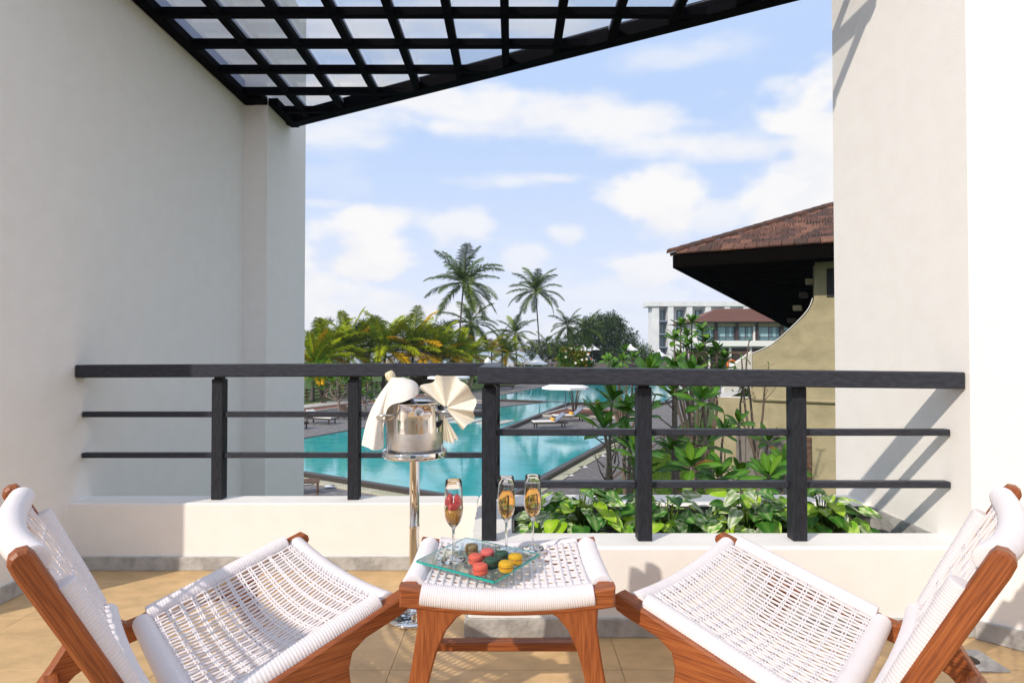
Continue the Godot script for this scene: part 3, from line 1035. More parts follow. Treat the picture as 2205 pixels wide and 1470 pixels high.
	for v in 3:
		st = S(true)
		var xf := Transform3D(Basis(Vector3.RIGHT, 0.0), Vector3.ZERO)
		cbox(st, xf, Vector3(0.280, 0.040 + 0.006 * v, 0.37), 0.006)
		for r in 4:
			cbox(st, Transform3D(Basis(), Vector3(-0.11 + r * 0.073, 0.018, 0)), Vector3(0.030, 0.016, 0.335), 0.004)
		shapes.append(make(st, M.rtile[0]))
	var slope := atan(pitch)
	var rowz := 0.30 * cos(slope)
	for row in 14:
		var z := ez + 0.03 - (row + 0.5) * rowz
		var y := ey + pitch * (ez - z) + 0.03
		var x0 := ex + (ez - z) - 0.05
		var k := 0
		while true:
			var x := x0 + 0.20 + k * 0.29 + (0.145 if row % 2 else 0.0)
			if x > 4.4:
				break
			var b := Basis(Vector3.RIGHT, slope + 0.09) * Basis(Vector3.UP, rng.randf_range(-0.02, 0.02))
			put(shapes[rng.randi() % 3], "roof_tile", roof, Transform3D(b, Vector3(x, y + rng.randf_range(-0.004, 0.006), z)), M.rtile[[0, 0, 1, 1, 3, 2][rng.randi() % 6]])
			k += 1
	# ridge caps along the hip
	st = S(true)
	beam(st, c0 + Vector3(0, -.02, 0), ap + Vector3(0, -.02, 0), 0.2, 0.09, 0.0)
	build(st, "ridge_bed", M.rtile[2], roof)
	st = S(true)
	var cap := []
	for k in 7:
		var a := PI * k / 6.0
		cap.append(Vector2(cos(a) * 0.15, sin(a) * 0.11))
	prism(st, cap, 0.40, Transform3D(), 0.0)
	var capm := make(st, M.rtile[2])
	var hip := (ap - c0).normalized()
	var hx := hip.cross(Vector3.UP).normalized()
	for k in 16:
		var p: Vector3 = c0 + hip * (0.12 + k * 0.36) + Vector3(0, 0.035, 0)
		var fwd := (hip + Vector3(0, -0.03, 0)).normalized()
		put(capm, "ridge_tile", roof, Transform3D(Basis(hx, hx.cross(-fwd) * -1.0, -fwd).orthonormalized(), p), M.rtile[2 if k % 3 else 0])
	# greenery in its planter
	var sh := thing("planter_shrub", "dark green low shrub filling the lodge's beige planter", "shrub", local(5.69, 17.0, u))
	st = S()
	crown(st, [[Vector3(1.0, 2.9, -2.4), Vector3(0.75, 0.35, 2.3)]], 1500, 0.10, [Color(.03, .085, .015), Color(.055, .13, .02), Color(.02, .05, .01)])
	build(st, "foliage", M.leaf, sh)
	# a second curved white wall further along
	st = S(true)
	prism(st, [Vector2(0, -0.4), Vector2(0, 3.25), Vector2(0.45, 3.62), Vector2(0.9, 3.95), Vector2(1.3, 4.22), Vector2(1.35, 4.22), Vector2(1.35, -0.4)], 0.3, local(9.75, 28.0, Vector2(1, 0)), 0.02)
	var w := build(st, "garden_wall", M.paint)
	tag(w, "white garden wall with sloping curved top left of the beige lodge", "wall")
	var lb := thing("lifebuoy", "orange lifebuoy ring hanging on a post near the white garden wall", "lifebuoy", at(P(13.1, G, 36.0)))
	st = S()
	var ring := []
	for k in 20:
		ring.append(Vector3(cos(TAU * k / 20) * 0.26, 3.45 + sin(TAU * k / 20) * 0.26, 0.05))
	tube(st, ring, 0.06, 8, true)
	build(st, "ring", M.orange, lb)
	st = S()
	tube(st, [Vector3(0, 0, -0.05), Vector3(0, 3.8, -0.05)], 0.04, 8)
	build(st, "post", M.white, lb)

func restaurant() -> void:
	var t := thing("restaurant", "two storey pale pavilion with brown hip roof and wide bluish windows", "building", at(P(0, 1.1, 100)))   # y here is above eye level
	var b := func(x0: float, x1: float, y0: float, y1: float, z0: float, z1: float, called: String, m: Material, parent: Node) -> Node:
		var st := S(true)
		cbox(st, at(Vector3((x0 + x1) / 2, (y0 + y1) / 2, (z0 + z1) / 2)), Vector3(x1 - x0, y1 - y0, z1 - z0), 0.02)
		return build(st, called, m, parent)
	b.call(30.5, 49.5, -4.3, 4.7, -10.0, -0.6, "wall", M.hotel, t)
	b.call(30.4, 49.6, 4.15, 4.75, -0.62, 0.0, "wall", M.beige, t)
	b.call(27.3, 49.8, 0.85, 1.78, -1.0, 0.9, "balcony_band", M.paint, t)
	b.call(27.3, 28.6, -4.3, 0.849, -0.9, 0.5, "pier", M.paint, t)
	for x in [33.85, 37.3, 40.6, 44.8, 48.0]:
		b.call(x - 0.26, x + 0.26, 1.781, 4.7, -0.4, 0.15, "post", M.frame, t)
	b.call(40.1, 40.33, 1.79, 4.14, -0.5, 0.05, "pier", M.paint, t)
	for w in [[30.9, 33.58], [34.12, 37.03], [37.57, 40.08], [40.88, 44.53], [45.1, 47.7]]:
		var f: Node = b.call(w[0], w[1], 1.80, 4.13, -0.58, -0.42, "window", M.frame, t)
		var wd: float = (w[1] - w[0]) / 2.0
		for k in 2:
			var x0: float = w[0] + 0.08 + k * wd
			b.call(x0, x0 + wd - 0.14, 2.45, 4.05, -0.415, -0.40, "pane", M.curtain if k == 0 else M.win, f)
			b.call(x0, x0 + wd - 0.14, 1.86, 2.33, -0.415, -0.40, "pane", M.win, f)
			b.call(x0 + wd * 0.35, x0 + wd * 0.62, 2.46, 4.04, -0.399, -0.39, "curtain", M.curtain, f)
	b.call(28.6, 49.5, -4.2, 0.55, -0.59, -0.3, "ground_floor_opening", M.frame, t)
	for k in 6:
		b.call(29.2 + k * 3.4, 29.55 + k * 3.4, -4.2, 0.849, -0.29, 0.1, "post", M.paint, t)
	b.call(28.7, 50, -0.35, 0.0, 0.95, 1.2, "timber_beam", M.rustic, t)
	var st := S(true)
	var e := 4.9
	var p := [Vector3(29.3, e, 1.6), Vector3(51, e, 1.6), Vector3(51, e, -12), Vector3(29.3, e, -12), Vector3(35.6, 7.45, -5), Vector3(45, 7.45, -5)]
	quad_o(st, p[0], p[1], p[5], p[4], Vector3(0, 1, 1))
	tri_o(st, p[3], p[0], p[4], Vector3(-1, 1, 0))
	tri_o(st, p[1], p[2], p[5], Vector3(1, 1, 0))
	quad_o(st, p[2], p[3], p[4], p[5], Vector3(0, 1, -1))
	quad_o(st, p[0], p[3], p[2], p[1], Vector3.DOWN)
	var rf := build(st, "roof", M.farroof, t)
	for k in 14:   # courses of tiles, each a small step
		var f := k / 14.0
		var q0: Vector3 = p[0].lerp(p[4], f)
		var q1: Vector3 = p[1].lerp(p[5], f)
		st = S(true)
		beam(st, q0 + Vector3(0.05, 0.03, 0.03), q1 + Vector3(-0.05, 0.03, 0.03), 0.16, 0.07, 0.0)
		build(st, "tile_course", M.farroof, rf)
	b.call(29.4, 50.9, 4.72, 4.895, 1.45, 1.62, "fascia", M.frame, t)

func hotel() -> void:
	var t := thing("hotel_block", "long white four storey hotel block with deep balconies between fins", "building", at(P(0, 1.1, 150)))
	var b := func(x0: float, x1: float, y0: float, y1: float, z0: float, z1: float, called: String, m: Material, parent: Node) -> Node:
		var st := S(true)
		cbox(st, at(Vector3((x0 + x1) / 2, (y0 + y1) / 2, (z0 + z1) / 2)), Vector3(x1 - x0, y1 - y0, z1 - z0), 0.03)
		return build(st, called, m, parent)
	b.call(35.0, 78, -4.4, 11.2, -5, -2.6, "wall", M.hotel, t)
	b.call(33.6, 79, 11.2, 12.4, -5.2, 0.5, "roof_parapet", M.hotel, t)
	b.call(35.0, 36.6, -4.4, 11.19, -2.59, 0.0, "wall", M.hotel, t)
	for k in 9:
		var x := 38.8 + k * 4.68
		b.call(x, x + 1.35, -4.4, 11.19, -2.59, 0.3, "fin", M.hotel, t)
		for fl in 4:
			var y0 := 7.75 - fl * 3.25
			var xl := x - 3.3 if k else 36.61
			if k and k > 6:
				continue
			xl = x - 3.32 if k else 36.62
			b.call(xl, x - 0.01, y0 - 0.35, y0, -2.58, -0.1, "balcony_slab", M.bluegrey if k == 0 else M.hotel, t)
			var w := x - xl
			var f: Node = b.call(xl + w * 0.45, x - 0.15, y0 + 0.01, y0 + 2.7, -2.58, -2.45, "door", M.frame, t)
			b.call(xl + w * 0.52, xl + w * 0.72, y0 + 0.2, y0 + 2.5, -2.449, -2.43, "pane", M.curtain, f)
			b.call(xl + w * 0.76, x - 0.25, y0 + 0.2, y0 + 2.5, -2.449, -2.43, "pane", M.win, f)
			b.call(xl, x - 0.01, y0 + 0.95, y0 + 1.03, -0.16, -0.08, "balcony_rail", M.frame, t)
			b.call(xl, x - 0.01, y0 + 0.5, y0 + 0.54, -0.16, -0.08, "balcony_rail", M.frame, t)

# ------------------------------------------------------------------ plants
func leaf_quad(st: SurfaceTool, p: Vector3, dir: Vector3, nrm: Vector3, l: float, w: float) -> void:
	var s := dir.cross(nrm).normalized() * w * 0.5
	var a := p + dir * l * 0.45
	tri(st, p, a - s, a + s)
	tri(st, a - s, p + dir * l - nrm * l * 0.12, a + s)

func rdir() -> Vector3:
	var v := Vector3(rng.randfn(), rng.randfn(), rng.randfn())
	return v.normalized()

func crown(st: SurfaceTool, lobes: Array, n: int, size: float, cols: Array, shell := 0.35) -> void:
	# leaves in small sprays scattered through ellipsoid lobes
	var tot := 0.0
	for l in lobes:
		tot += l[1].x * l[1].y * l[1].z
	for l in lobes:
		var m := int(n * l[1].x * l[1].y * l[1].z / tot / 7.0)
		for k in m:
			var d := rdir()
			var r := pow(rng.randf_range(shell * shell, 1.0), 0.5)
			var c: Vector3 = l[0] + Vector3(d.x * l[1].x, d.y * l[1].y, d.z * l[1].z) * r * rng.randf_range(0.82, 1.12)
			var col: Color = cols[rng.randi() % cols.size()]
			for j in 7:
				var tint := rng.randf_range(0.75, 1.25)
				st.set_color(Color(col.r * tint, col.g * tint, col.b * tint))
				var ld := (rdir() + d * 0.8 + Vector3(0, 0.15, 0)).normalized()
				leaf_quad(st, c + rdir() * size * 0.8, ld, ld.cross(rdir()).normalized(), size * rng.randf_range(0.7, 1.3), size * 0.5)

var fronds := {}

func frond_mesh(e0: float, curl: float, l: float, key: String, c0: Color, c1: Color) -> ArrayMesh:
	if fronds.has(key):
		return fronds[key]
	var st := S()
	var pts := [Vector3.ZERO]
	var rad := [0.035 * l / 4.0]
	var n := 12
	for i in n:
		var t := (i + 0.5) / n
		var a := deg_to_rad(e0 - curl * pow(t, 1.25))
		pts.append(pts[i] + Vector3(cos(a), sin(a), 0) * l / n)
		rad.append(lerpf(0.035, 0.008, (i + 1.0) / n) * l / 4.0)
	st.set_color(c1.lerp(Color(.22, .18, .06), 0.4))
	tube(st, pts, rad, 4)
	var fine := spline(pts, 46)
	for i in range(5, fine.size() - 1):
		var t := float(i) / 46.0
		var tg: Vector3 = (fine[i + 1] - fine[i - 1]).normalized()
		var up := Vector3(-tg.y, tg.x, 0)
		var ll := l * 0.27 * pow(sin(PI * (0.10 + 0.86 * t)), 0.7)
		for s in [-1.0, 1.0]:
			var side := Vector3(0, 0, s)
			var tint := rng.randf_range(0.75, 1.25)
			var c: Color = c0.lerp(c1, clampf(t * 0.9 + rng.randf_range(-0.25, 0.25), 0, 1))
			st.set_color(Color(c.r * tint, c.g * tint, c.b * tint))
			var d1 := (side * 0.75 + tg * 0.75 + up * rng.randf_range(-0.05, 0.35)).normalized()
			var d2 := (d1 + Vector3(0, -0.75, 0) * rng.randf_range(0.6, 1.3)).normalized()
			var w := tg * l * 0.0095
			var p: Vector3 = fine[i]
			var m: Vector3 = p + d1 * ll * 0.5
			var e: Vector3 = m + d2 * ll * 0.5
			quad(st, p - w, p + w, m + w * 1.1, m - w * 1.1)
			tri(st, m - w * 1.1, m + w * 1.1, e)
	fronds[key] = make(st, M.frond)
	return fronds[key]

const GREEN := [Color(.050, .100, .016), Color(.105, .150, .026)]
const LIME := [Color(.125, .25, .008), Color(.34, .36, .012)]
const GOLD := [Color(.46, .38, .012), Color(.75, .38, .014)]

func palm(label: String, x: float, d: float, head: Vector3, l: float, n: int, spread: Vector2, look: Array, called := "coconut_palm", tr := 0.15, group := "tall coconut palms") -> void:
	var t := thing(called, label, "palm tree", at(P(x, G, d)), group)
	var st := S()
	var h := head - P(x, G, d)
	var line := []
	var rad := []
	for p in spline([Vector3.ZERO, h * 0.35 + Vector3(-h.x * 0.18, 0, 0), h * 0.7 + Vector3(-h.x * 0.12, 0, 0), h], 14):
		line.append(p)
	for i in 15:
		rad.append(tr * (1.35 - 0.55 * minf(1.0, i / 4.0) - 0.2 * i / 14.0))
	tube(st, line, rad, 9)
	build(st, "trunk", M.trunk, t)
	for k in n:
		var f := (k + 0.5) / n
		var e := lerpf(spread.x, spread.y, pow(f, 0.85)) + rng.randf_range(-7, 7)
		var q := int(round(e / 12.0)) * 12
		var curl := 52.0 + rng.randi_range(-1, 1) * 12
		if q > 55:
			curl = 42.0 + rng.randi_range(-1, 1) * 12
		var tone: Array = look[0]
		if look.size() > 1 and (f > 0.7 and rng.randf() < 0.45 or rng.randf() < 0.06):
			tone = look[1]
		var key := "%d_%d_%.1f_%s" % [q, int(curl), l, tone[0].to_html()]
		var az := k * 2.39996 + rng.randf_range(-0.35, 0.35)
		var mesh := frond_mesh(q, curl, l, key, tone[0], tone[1])
		var s := rng.randf_range(0.86, 1.10)
		put(mesh, "frond", t, Transform3D(Basis(Vector3.UP, az).scaled(Vector3.ONE * s), h))

func far_trees() -> void:
	palm("tallest coconut palm, standing left of the stool glasses with wide drooping fronds", -6.5, 72, P(-5.8, 9.2, 72), 5.4, 26, Vector2(84, -34), [GREEN])
	palm("tall slender coconut palm right of the tallest one, with a long bare trunk", 4.3, 92, P(3.6, 10.2, 92), 4.9, 23, Vector2(84, -30), [GREEN])
	palm("leaning coconut palm with shaggy crown just under the tallest palm", -4.4, 80, P(-5.5, 4.8, 80), 4.6, 22, Vector2(60, -35), [GREEN])
	palm("short coconut palm with upright crown below the slender palm", 0.8, 90, P(0.4, 3.7, 90), 3.9, 17, Vector2(86, -25), [GREEN, LIME])
	palm("coconut palm in front of the round dark tree, left one of that pair", 9.4, 100, P(9.2, 5.3, 100), 3.9, 17, Vector2(80, -35), [GREEN])
	palm("coconut palm in front of the round dark tree, right one of that pair", 13.0, 104, P(12.8, 5.0, 104), 4.0, 17, Vector2(80, -40), [GREEN, LIME])
	palm("small palm with drooping crown behind the leaning palm", -1.6, 98, P(-1.6, 3.4, 98), 3.0, 14, Vector2(70, -30), [GREEN, LIME])
	palm("hazy small palm between the slender palm and the round dark tree", 6.6, 112, P(6.4, 2.6, 112), 3.4, 14, Vector2(75, -40), [GREEN])
	var i := 0
	var where := ["nearest the left wall", "second from the left wall", "with the brightest lime fronds, in the middle of the row", "fourth along the row, beside the dark pandanus", "left of the tallest palm", "at the foot of the tallest palm", "low one half hidden by the left wall", "low one behind the tall trunks", "filling the gap behind the railing corner"]
	for g in [[-17.6, 56, 1.0, 4.4], [-16.4, 60, 1.6, 4.6], [-12.8, 60, 1.5, 5.0], [-10.2, 61, 1.4, 4.9], [-7.9, 62, 1.1, 4.2], [-6.2, 66, 0.9, 3.8], [-17.2, 52, 0.2, 3.4], [-5.4, 76, 0.8, 3.6], [-1.0, 86, 1.0, 3.4]]:
		palm("bushy golden green young palm %s" % where[i], g[0], g[1], P(g[0] + 0.2, g[2] - 0.4, g[1]), g[3], 30, Vector2(84, -14), [LIME, GOLD], "young_palm", 0.2, "young golden palms behind the fence")
		i += 1
	palm("little palm with orange fronds right of the leaning palm trunk", -2.7, 80, P(-2.7, 1.1, 80), 2.7, 12, Vector2(80, 5), [GOLD, GOLD], "young_palm", 0.14, "young golden palms behind the fence")
	# pandanus clumps and other trees
	for p in [[-23.0, 76, 3.1, 2.9, "dark shaggy pandanus tree against the left wall"], [-18.6, 77, 4.3, 2.3, "dark round pandanus tree above the golden palms"], [-9.9, 78, 3.8, 2.0, "dark pandanus tree just left of the tallest palm"]]:
		var t := thing("pandanus", p[4], "tree", at(P(p[0], G, p[1])), "dark pandanus trees")
		var st := S()
		for k in 5:
			var a := k * 1.3
			tube(st, [Vector3(cos(a) * 0.8, 0, sin(a) * 0.8), Vector3(cos(a) * 0.2, 2.6, sin(a) * 0.2), Vector3(cos(a) * 1.1, p[2] + 2.4, sin(a) * 0.9)], [0.16, 0.13, 0.08], 6)
		build(st, "trunk", M.bark, t)
		st = S()
		var r: float = p[3]
		for k in 46:
			var c := Vector3(0, p[2] + 2.6, 0) + Vector3(rng.randfn() * r * 0.42, rng.randfn() * r * 0.32, rng.randfn() * r * 0.36)
			for j in 40:
				var tint := rng.randf_range(0.6, 1.3)
				st.set_color(Color(.035 * tint, .062 * tint, .022 * tint))
				var ld := (rdir() + Vector3(0, 0.35, 0)).normalized()
				leaf_quad(st, c, ld, ld.cross(rdir()).normalized(), 0.95, 0.07)
		build(st, "crown", M.leaf, t)
	var trees := [[18.4, 122, 12.6, [[Vector3(0, 8.6, 0), Vector3(5.2, 3.4, 4.0)], [Vector3(-3.6, 6.4, 0), Vector3(3.6, 3.2, 3.2)], [Vector3(3.6, 6.2, 0.5), Vector3(4.0, 3.6, 3.2)], [Vector3(1.5, 10.2, 0), Vector3(3.2, 2.0, 2.6)], [Vector3(5.6, 3.6, 1), Vector3(2.6, 2.6, 2)], [Vector3(0, 3.5, 0), Vector3(5.5, 2.6, 3)]], 30000, .34, [Color(.030, .062, .022), Color(.045, .085, .028), Color(.065, .105, .035), Color(.02, .045, .018)], "large round dark green tree in front of the white hotel"],
		[6.2, 135, 6.0, [[Vector3(0, 4.5, 0), Vector3(4, 2.6, 3)], [Vector3(4, 3.6, 0), Vector3(3, 2.4, 3)]], 7000, .36, [Color(.05, .075, .035), Color(.07, .09, .04)], "hazy grey green tree behind the slender palm"],
		[13.5, 128, 6.0, [[Vector3(-2.5, 5.0, 0), Vector3(3.4, 3.0, 3)], [Vector3(2.5, 4.0, 0), Vector3(3.5, 3.2, 3)]], 8000, .34, [Color(.045, .07, .025), Color(.06, .09, .03)], "bushy tree behind the pair of coconut palms"],
		[25.5, 118, 5.0, [[Vector3(0, 3.4, 0), Vector3(2.6, 2.6, 2.2)], [Vector3(1.8, 1.6, 0), Vector3(2.4, 1.6, 2.0)]], 6000, .26, [Color(.045, .085, .022), Color(.07, .12, .03)], "lighter bushy tree below the hotel's left end"]]
	for a in trees:
		var t := thing("tree", a[7], "tree", at(P(a[0], G, a[1])))
		var st := S()
		tube(st, [Vector3(0, 0, 0), Vector3(0.1, a[2] * 0.3, 0), Vector3(0.2, a[2] * 0.6, 0)], [0.45, 0.34, 0.2], 8)
		for l in a[3]:
			tube(st, [Vector3(0.1, a[2] * 0.22, 0), (l[0] + Vector3(0, a[2] * 0.2, 0)) * 0.55, l[0]], [0.22, 0.14, 0.05], 6)
		build(st, "trunk", M.bark, t)
		st = S()
		crown(st, a[3], a[4], a[5], a[6], 0.2)
		build(st, "crown", M.far, t)
	# hedge-like shrubs
	for a in [[-15.6, 50, Vector3(1.6, 1.2, 1.0), 2.4, [Color(.10, .26, .012), Color(.06, .17, .012)], "bright lime green bush in front of the young golden palms", 0.16], [-13.6, 52, Vector3(1.1, 0.9, 0.9), 2.0, [Color(.09, .22, .015), Color(.05, .14, .012)], "second smaller bright green bush right of the lime one", 0.16],
		[-9.0, 66, Vector3(2.6, 0.8, 1.2), 0.9, [Color(.18, .05, .025), Color(.09, .05, .02), Color(.05, .09, .02)], "low reddish hedge behind the champagne bottle", 0.2], [2.5, 88, Vector3(3.0, 1.3, 1.5), 1.6, [Color(.05, .085, .02), Color(.075, .11, .03)], "low dull green shrubs at the foot of the slender palm", 0.22], [-12, 84, Vector3(9.0, 1.6, 2.0), 1.4, [Color(.04, .07, .015), Color(.065, .10, .02), Color(.15, .12, .03)], "long dark hedge behind the young golden palms", 0.25]]:
		var t := thing("shrub", a[5], "shrub", at(P(a[0], G, a[1])))
		var st := S()
		for k in 5:
			tube(st, [Vector3(rng.randf_range(-.2, .2), 0, 0), Vector3(rng.randf_range(-.6, .6) * a[2].x, a[3], rng.randf_range(-.3, .3))], [0.06, 0.03], 5)
		build(st, "stem", M.bark, t)
		st = S()
		crown(st, [[Vector3(0, a[3], 0), a[2]]], 2600, a[6], a[4])
		build(st, "foliage", M.leaf, t)

func leaf_mesh(l: float, w: float, heart: bool, droop: float, col: Callable, m: Material, nx := 7) -> ArrayMesh:
	# blade along +x with its upper side to +y
	var st := S()
	var nz := 4
	var g := []
	for i in nx + 1:
		var t := float(i) / nx
		var hw := w * 0.5 * (pow(maxf(sin(PI * pow(t * 0.985 + 0.012, 0.58)), 0.0), 0.72) if heart else pow(maxf(sin(PI * pow(t * 0.97 + 0.025, 1.45)), 0.0), 0.75))
		if i == nx:
			hw = 0.0
		var ring := []
		for j in nz + 1:
			var s := (float(j) / nz - 0.5) * 2.0
			var z := s * hw
			var x := l * t - (absf(s) * l * 0.10 * (1.0 - t) if heart else 0.0)
			var y := -droop * l * t * t + absf(s) * hw * 0.30 - 0.08 * hw * s * s + 0.012 * l * sin(t * 11.0 + s * 2.0)
			ring.append([Vector3(x, y, z), col.call(t, s)])
		g.append(ring)
	for i in nx:
		for j in nz:
			for v in [[i, j], [i, j + 1], [i + 1, j + 1], [i, j], [i + 1, j + 1], [i + 1, j]]:
				var e: Array = g[v[0]][v[1]]
				st.set_color(e[1])
				st.add_vertex(e[0])
	return make(st, m)

func aim(p: Vector3, dir: Vector3, up: Vector3, s := 1.0) -> Transform3D:
	var x := dir.normalized()
	var y := (up - x * up.dot(x))
	if y.length() < 0.05:
		y = Vector3.RIGHT - x * x.x
	y = y.normalized()
	return Transform3D(Basis(x, y, x.cross(y)).scaled(Vector3.ONE * s), p)

func rosette_shrub(called: String, label: String, base: Vector3, tips: Array, leaves: Array, per: int, scale: float, bark: Material, r0: float, category := "shrub", group := "") -> void:
	var t := thing(called, label, category, at(base), group)
	var st := S()
	var mean := Vector3.ZERO
	for p in tips:
		mean += (p - base) / tips.size()
	var low := INF
	for p in tips:
		low = minf(low, p.y - base.y)
	var fork := Vector3(mean.x * 0.55, low * 0.52, mean.z * 0.55)
	tube(st, spline([Vector3.ZERO, fork * 0.5 + Vector3(rng.randf_range(-.12, .12), 0, .05), fork], 6), [r0 * 1.35, r0 * 1.25, r0 * 1.2, r0 * 1.15, r0 * 1.12, r0 * 1.1, r0 * 1.05], 8)
	for k in tips.size():
		var p: Vector3 = tips[k] - base
		var foot := fork * rng.randf_range(0.80, 1.0) + Vector3(rng.randf_range(-.02, .02), 0, rng.randf_range(-.02, .02))
		var mid := foot.lerp(p, 0.5) + Vector3((p.x - foot.x) * rng.randf_range(.1, .35), -0.05, rng.randf_range(-.15, .15))
		var knee := foot.lerp(p, 0.78) + Vector3(rng.randf_range(-.1, .1), -0.04, rng.randf_range(-.1, .1))
		tube(st, spline([foot, mid, knee, p], 9), [r0 * .85, r0 * .8, r0 * .76, r0 * .7, r0 * .65, r0 * .6, r0 * .54, r0 * .48, r0 * .42, r0 * .38], 7)
		for j in 2:   # side twigs
			var q := foot.lerp(p, rng.randf_range(0.55, 0.85))
			tube(st, [q, q + Vector3(rng.randf_range(-.2, .2), 0.14, rng.randf_range(-.2, .2)), q + Vector3(rng.randf_range(-.3, .3), 0.28, rng.randf_range(-.3, .3))], [r0 * .32, r0 * .24, r0 * .16], 5)
	build(st, "stem", bark, t)
	for k in tips.size():
		var p: Vector3 = tips[k] - base
		var lean := Vector3(rng.randf_range(-.35, .35), 1, rng.randf_range(-.1, .5)).normalized()
		for j in per:
			var f := (j + 0.5) / per
			var az := j * 2.39996 + k
			var el := deg_to_rad(lerpf(76, 4, pow(f, 0.8)) + rng.randf_range(-9, 9))
			var side := lean.cross(Vector3.RIGHT).normalized()
			var out := (side * cos(az) + lean.cross(side) * sin(az))
			var dir := (out * cos(el) + lean * sin(el)).normalized()
			var s := scale * lerpf(0.72, 1.08, f) * rng.randf_range(0.85, 1.15)
			var pick := rng.randi() % (leaves.size() - 1)
			if f > 0.75 and rng.randf() < 0.16:
				pick = leaves.size() - 1
			put(leaves[pick], "leaf", t, aim(p - lean * f * 0.07 * scale / 0.28, dir, lean, s))

func near_plants() -> void:
	var veined := func(base: Color, mid: Color, spot: Color, amount: float) -> Callable:
		return func(t: float, s: float) -> Color:
			var c := base.lerp(mid, smooth(0.22, 0.0, absf(s)) * 0.6)
			c = c.lerp(spot, amount * smooth(0.2, 0.9, sin(t * 9.0 + s * 4.0) * 0.5 + 0.3))
			return c
	var big := []
	for k in 5:
		var c: Color = [Color(.050, .165, .012), Color(.08, .215, .014), Color(.036, .13, .011), Color(.115, .25, .014), Color(.38, .15, .014)][k]
		big.append(leaf_mesh(1.0, 0.36, false, [0.06, 0.16, 0.28, 0.10, 0.3][k], veined.call(c, Color(.16, .30, .06), Color(.42, .17, .02) if k == 4 else Color(.16, .24, .03), 0.35 if k == 4 else 0.12), M.gloss, 8))
	var T := func(list: Array) -> Array:
		var o := []
		for p in list:
			o.append(P(p[0], p[1], p[2]))
		return o
	var G1 := "big leaved shrubs below the railing"
	rosette_shrub("big_leaf_shrub", "big glossy leaved shrub seen between the first two right posts, over the pool", P(1.30, G, 6.9), T.call([[1.06, .60, 6.4], [.95, .33, 6.2], [1.26, .14, 6.6], [1.02, .36, 7.2], [1.33, .42, 7.0]]), big, 12, .30, M.palebark, .035, "shrub", G1)
	rosette_shrub("big_leaf_shrub", "big leaved shrub rising highest over the handrail beside the middle post", P(1.5, G, 6.4), T.call([[1.40, .90, 6.2], [1.39, .46, 6.4], [1.15, .18, 5.6], [1.28, -.08, 6.0]]), big, 12, .30, M.palebark, .035, "shrub", G1)
	rosette_shrub("big_leaf_shrub", "big leaved shrub right of the middle post, showing above the handrail", P(2.0, G, 7.0), T.call([[1.97, .86, 6.6], [1.95, .62, 6.2], [1.90, .90, 7.0], [1.87, .62, 7.0]]), big, 12, .30, M.palebark, .04, "shrub", G1)
	rosette_shrub("big_leaf_shrub", "big leaved shrub with one orange leaf, spread low over the lawn", P(2.05, G, 6.6), T.call([[1.72, .02, 5.8], [2.12, .12, 6.6], [2.05, -.12, 6.0], [1.86, -.02, 7.0]]), big, 12, .30, M.palebark, .04, "shrub", G1)
	rosette_shrub("big_leaf_shrub", "big leaved shrub with yellowed tips in front of the beige planter wall", P(2.6, G, 7.4), T.call([[2.81, .22, 7.5], [2.45, .20, 7.0], [2.32, -.14, 6.2], [2.08, -.28, 6.0]]), big, 11, .24, M.palebark, .03, "shrub", G1)
	rosette_shrub("big_leaf_shrub", "big leaved shrub nearest the lodge door, left of the third post", P(2.8, G, 6.8), T.call([[2.46, -.08, 5.8], [2.94, -.10, 6.5], [3.05, .05, 7.2]]), big, 12, .28, M.palebark, .03, "shrub", G1)
	var small := []
	for k in 4:
		var c: Color = [Color(.055, .155, .012), Color(.085, .20, .016), Color(.038, .115, .012), Color(.115, .23, .018)][k]
		small.append(leaf_mesh(1.0, 0.40, false, 0.15, veined.call(c, Color(.15, .28, .06), Color(.2, .26, .05), 0.1), M.gloss, 5))
	rosette_shrub("frangipani", "frangipani tree with forked grey stems in front of the restaurant windows", P(3.9, G, 12.8), T.call([[3.49, 1.65, 12.5], [3.82, 1.74, 12.8], [3.84, 1.52, 12.2], [3.23, 1.37, 12.0], [3.64, 1.22, 12.6], [3.72, 1.12, 12.0], [3.54, .99, 12.8], [4.28, 1.02, 13.0], [4.22, 1.15, 12.4], [3.83, 1.46, 13.2], [4.58, .97, 13.0], [4.11, 1.32, 12.8], [3.4, .80, 12.4], [3.9, .85, 12.6], [4.4, .75, 12.7]]), small, 14, .29, M.bark, .036, "tree", "frangipani trees")
	rosette_shrub("frangipani", "small frangipani in front of the far white parasols, left of the middle post", P(3.0, G, 16.0), T.call([[2.92, .88, 16.0], [2.51, .72, 15.0], [3.33, .94, 16.5], [3.17, 1.13, 17.0], [2.63, .87, 16.5], [3.5, .75, 16.5], [2.8, .65, 15.6]]), small, 13, .28, M.bark, .04, "tree", "frangipani trees")
	rosette_shrub("frangipani", "nearly bare frangipani twigs in front of the white garden wall", P(5.6, G, 13.5), T.call([[5.10, .95, 13.4], [5.35, 1.35, 13.6], [5.62, .80, 13.2], [5.0, .70, 13.6]]), small, 3, .15, M.bark, .035, "tree", "frangipani trees")
	rosette_shrub("frangipani", "pair of thin frangipani stems in the red bed left of the corner post", P(-4.1, G, 51), T.call([[-4.2, -.75, 51], [-3.7, -1.0, 51], [-4.6, -1.2, 51], [-3.2, -1.5, 51.5], [-4.0, -1.7, 50.6], [-3.1, -.9, 51]]), small, 16, .55, M.palebark, .07, "tree", "frangipani trees")
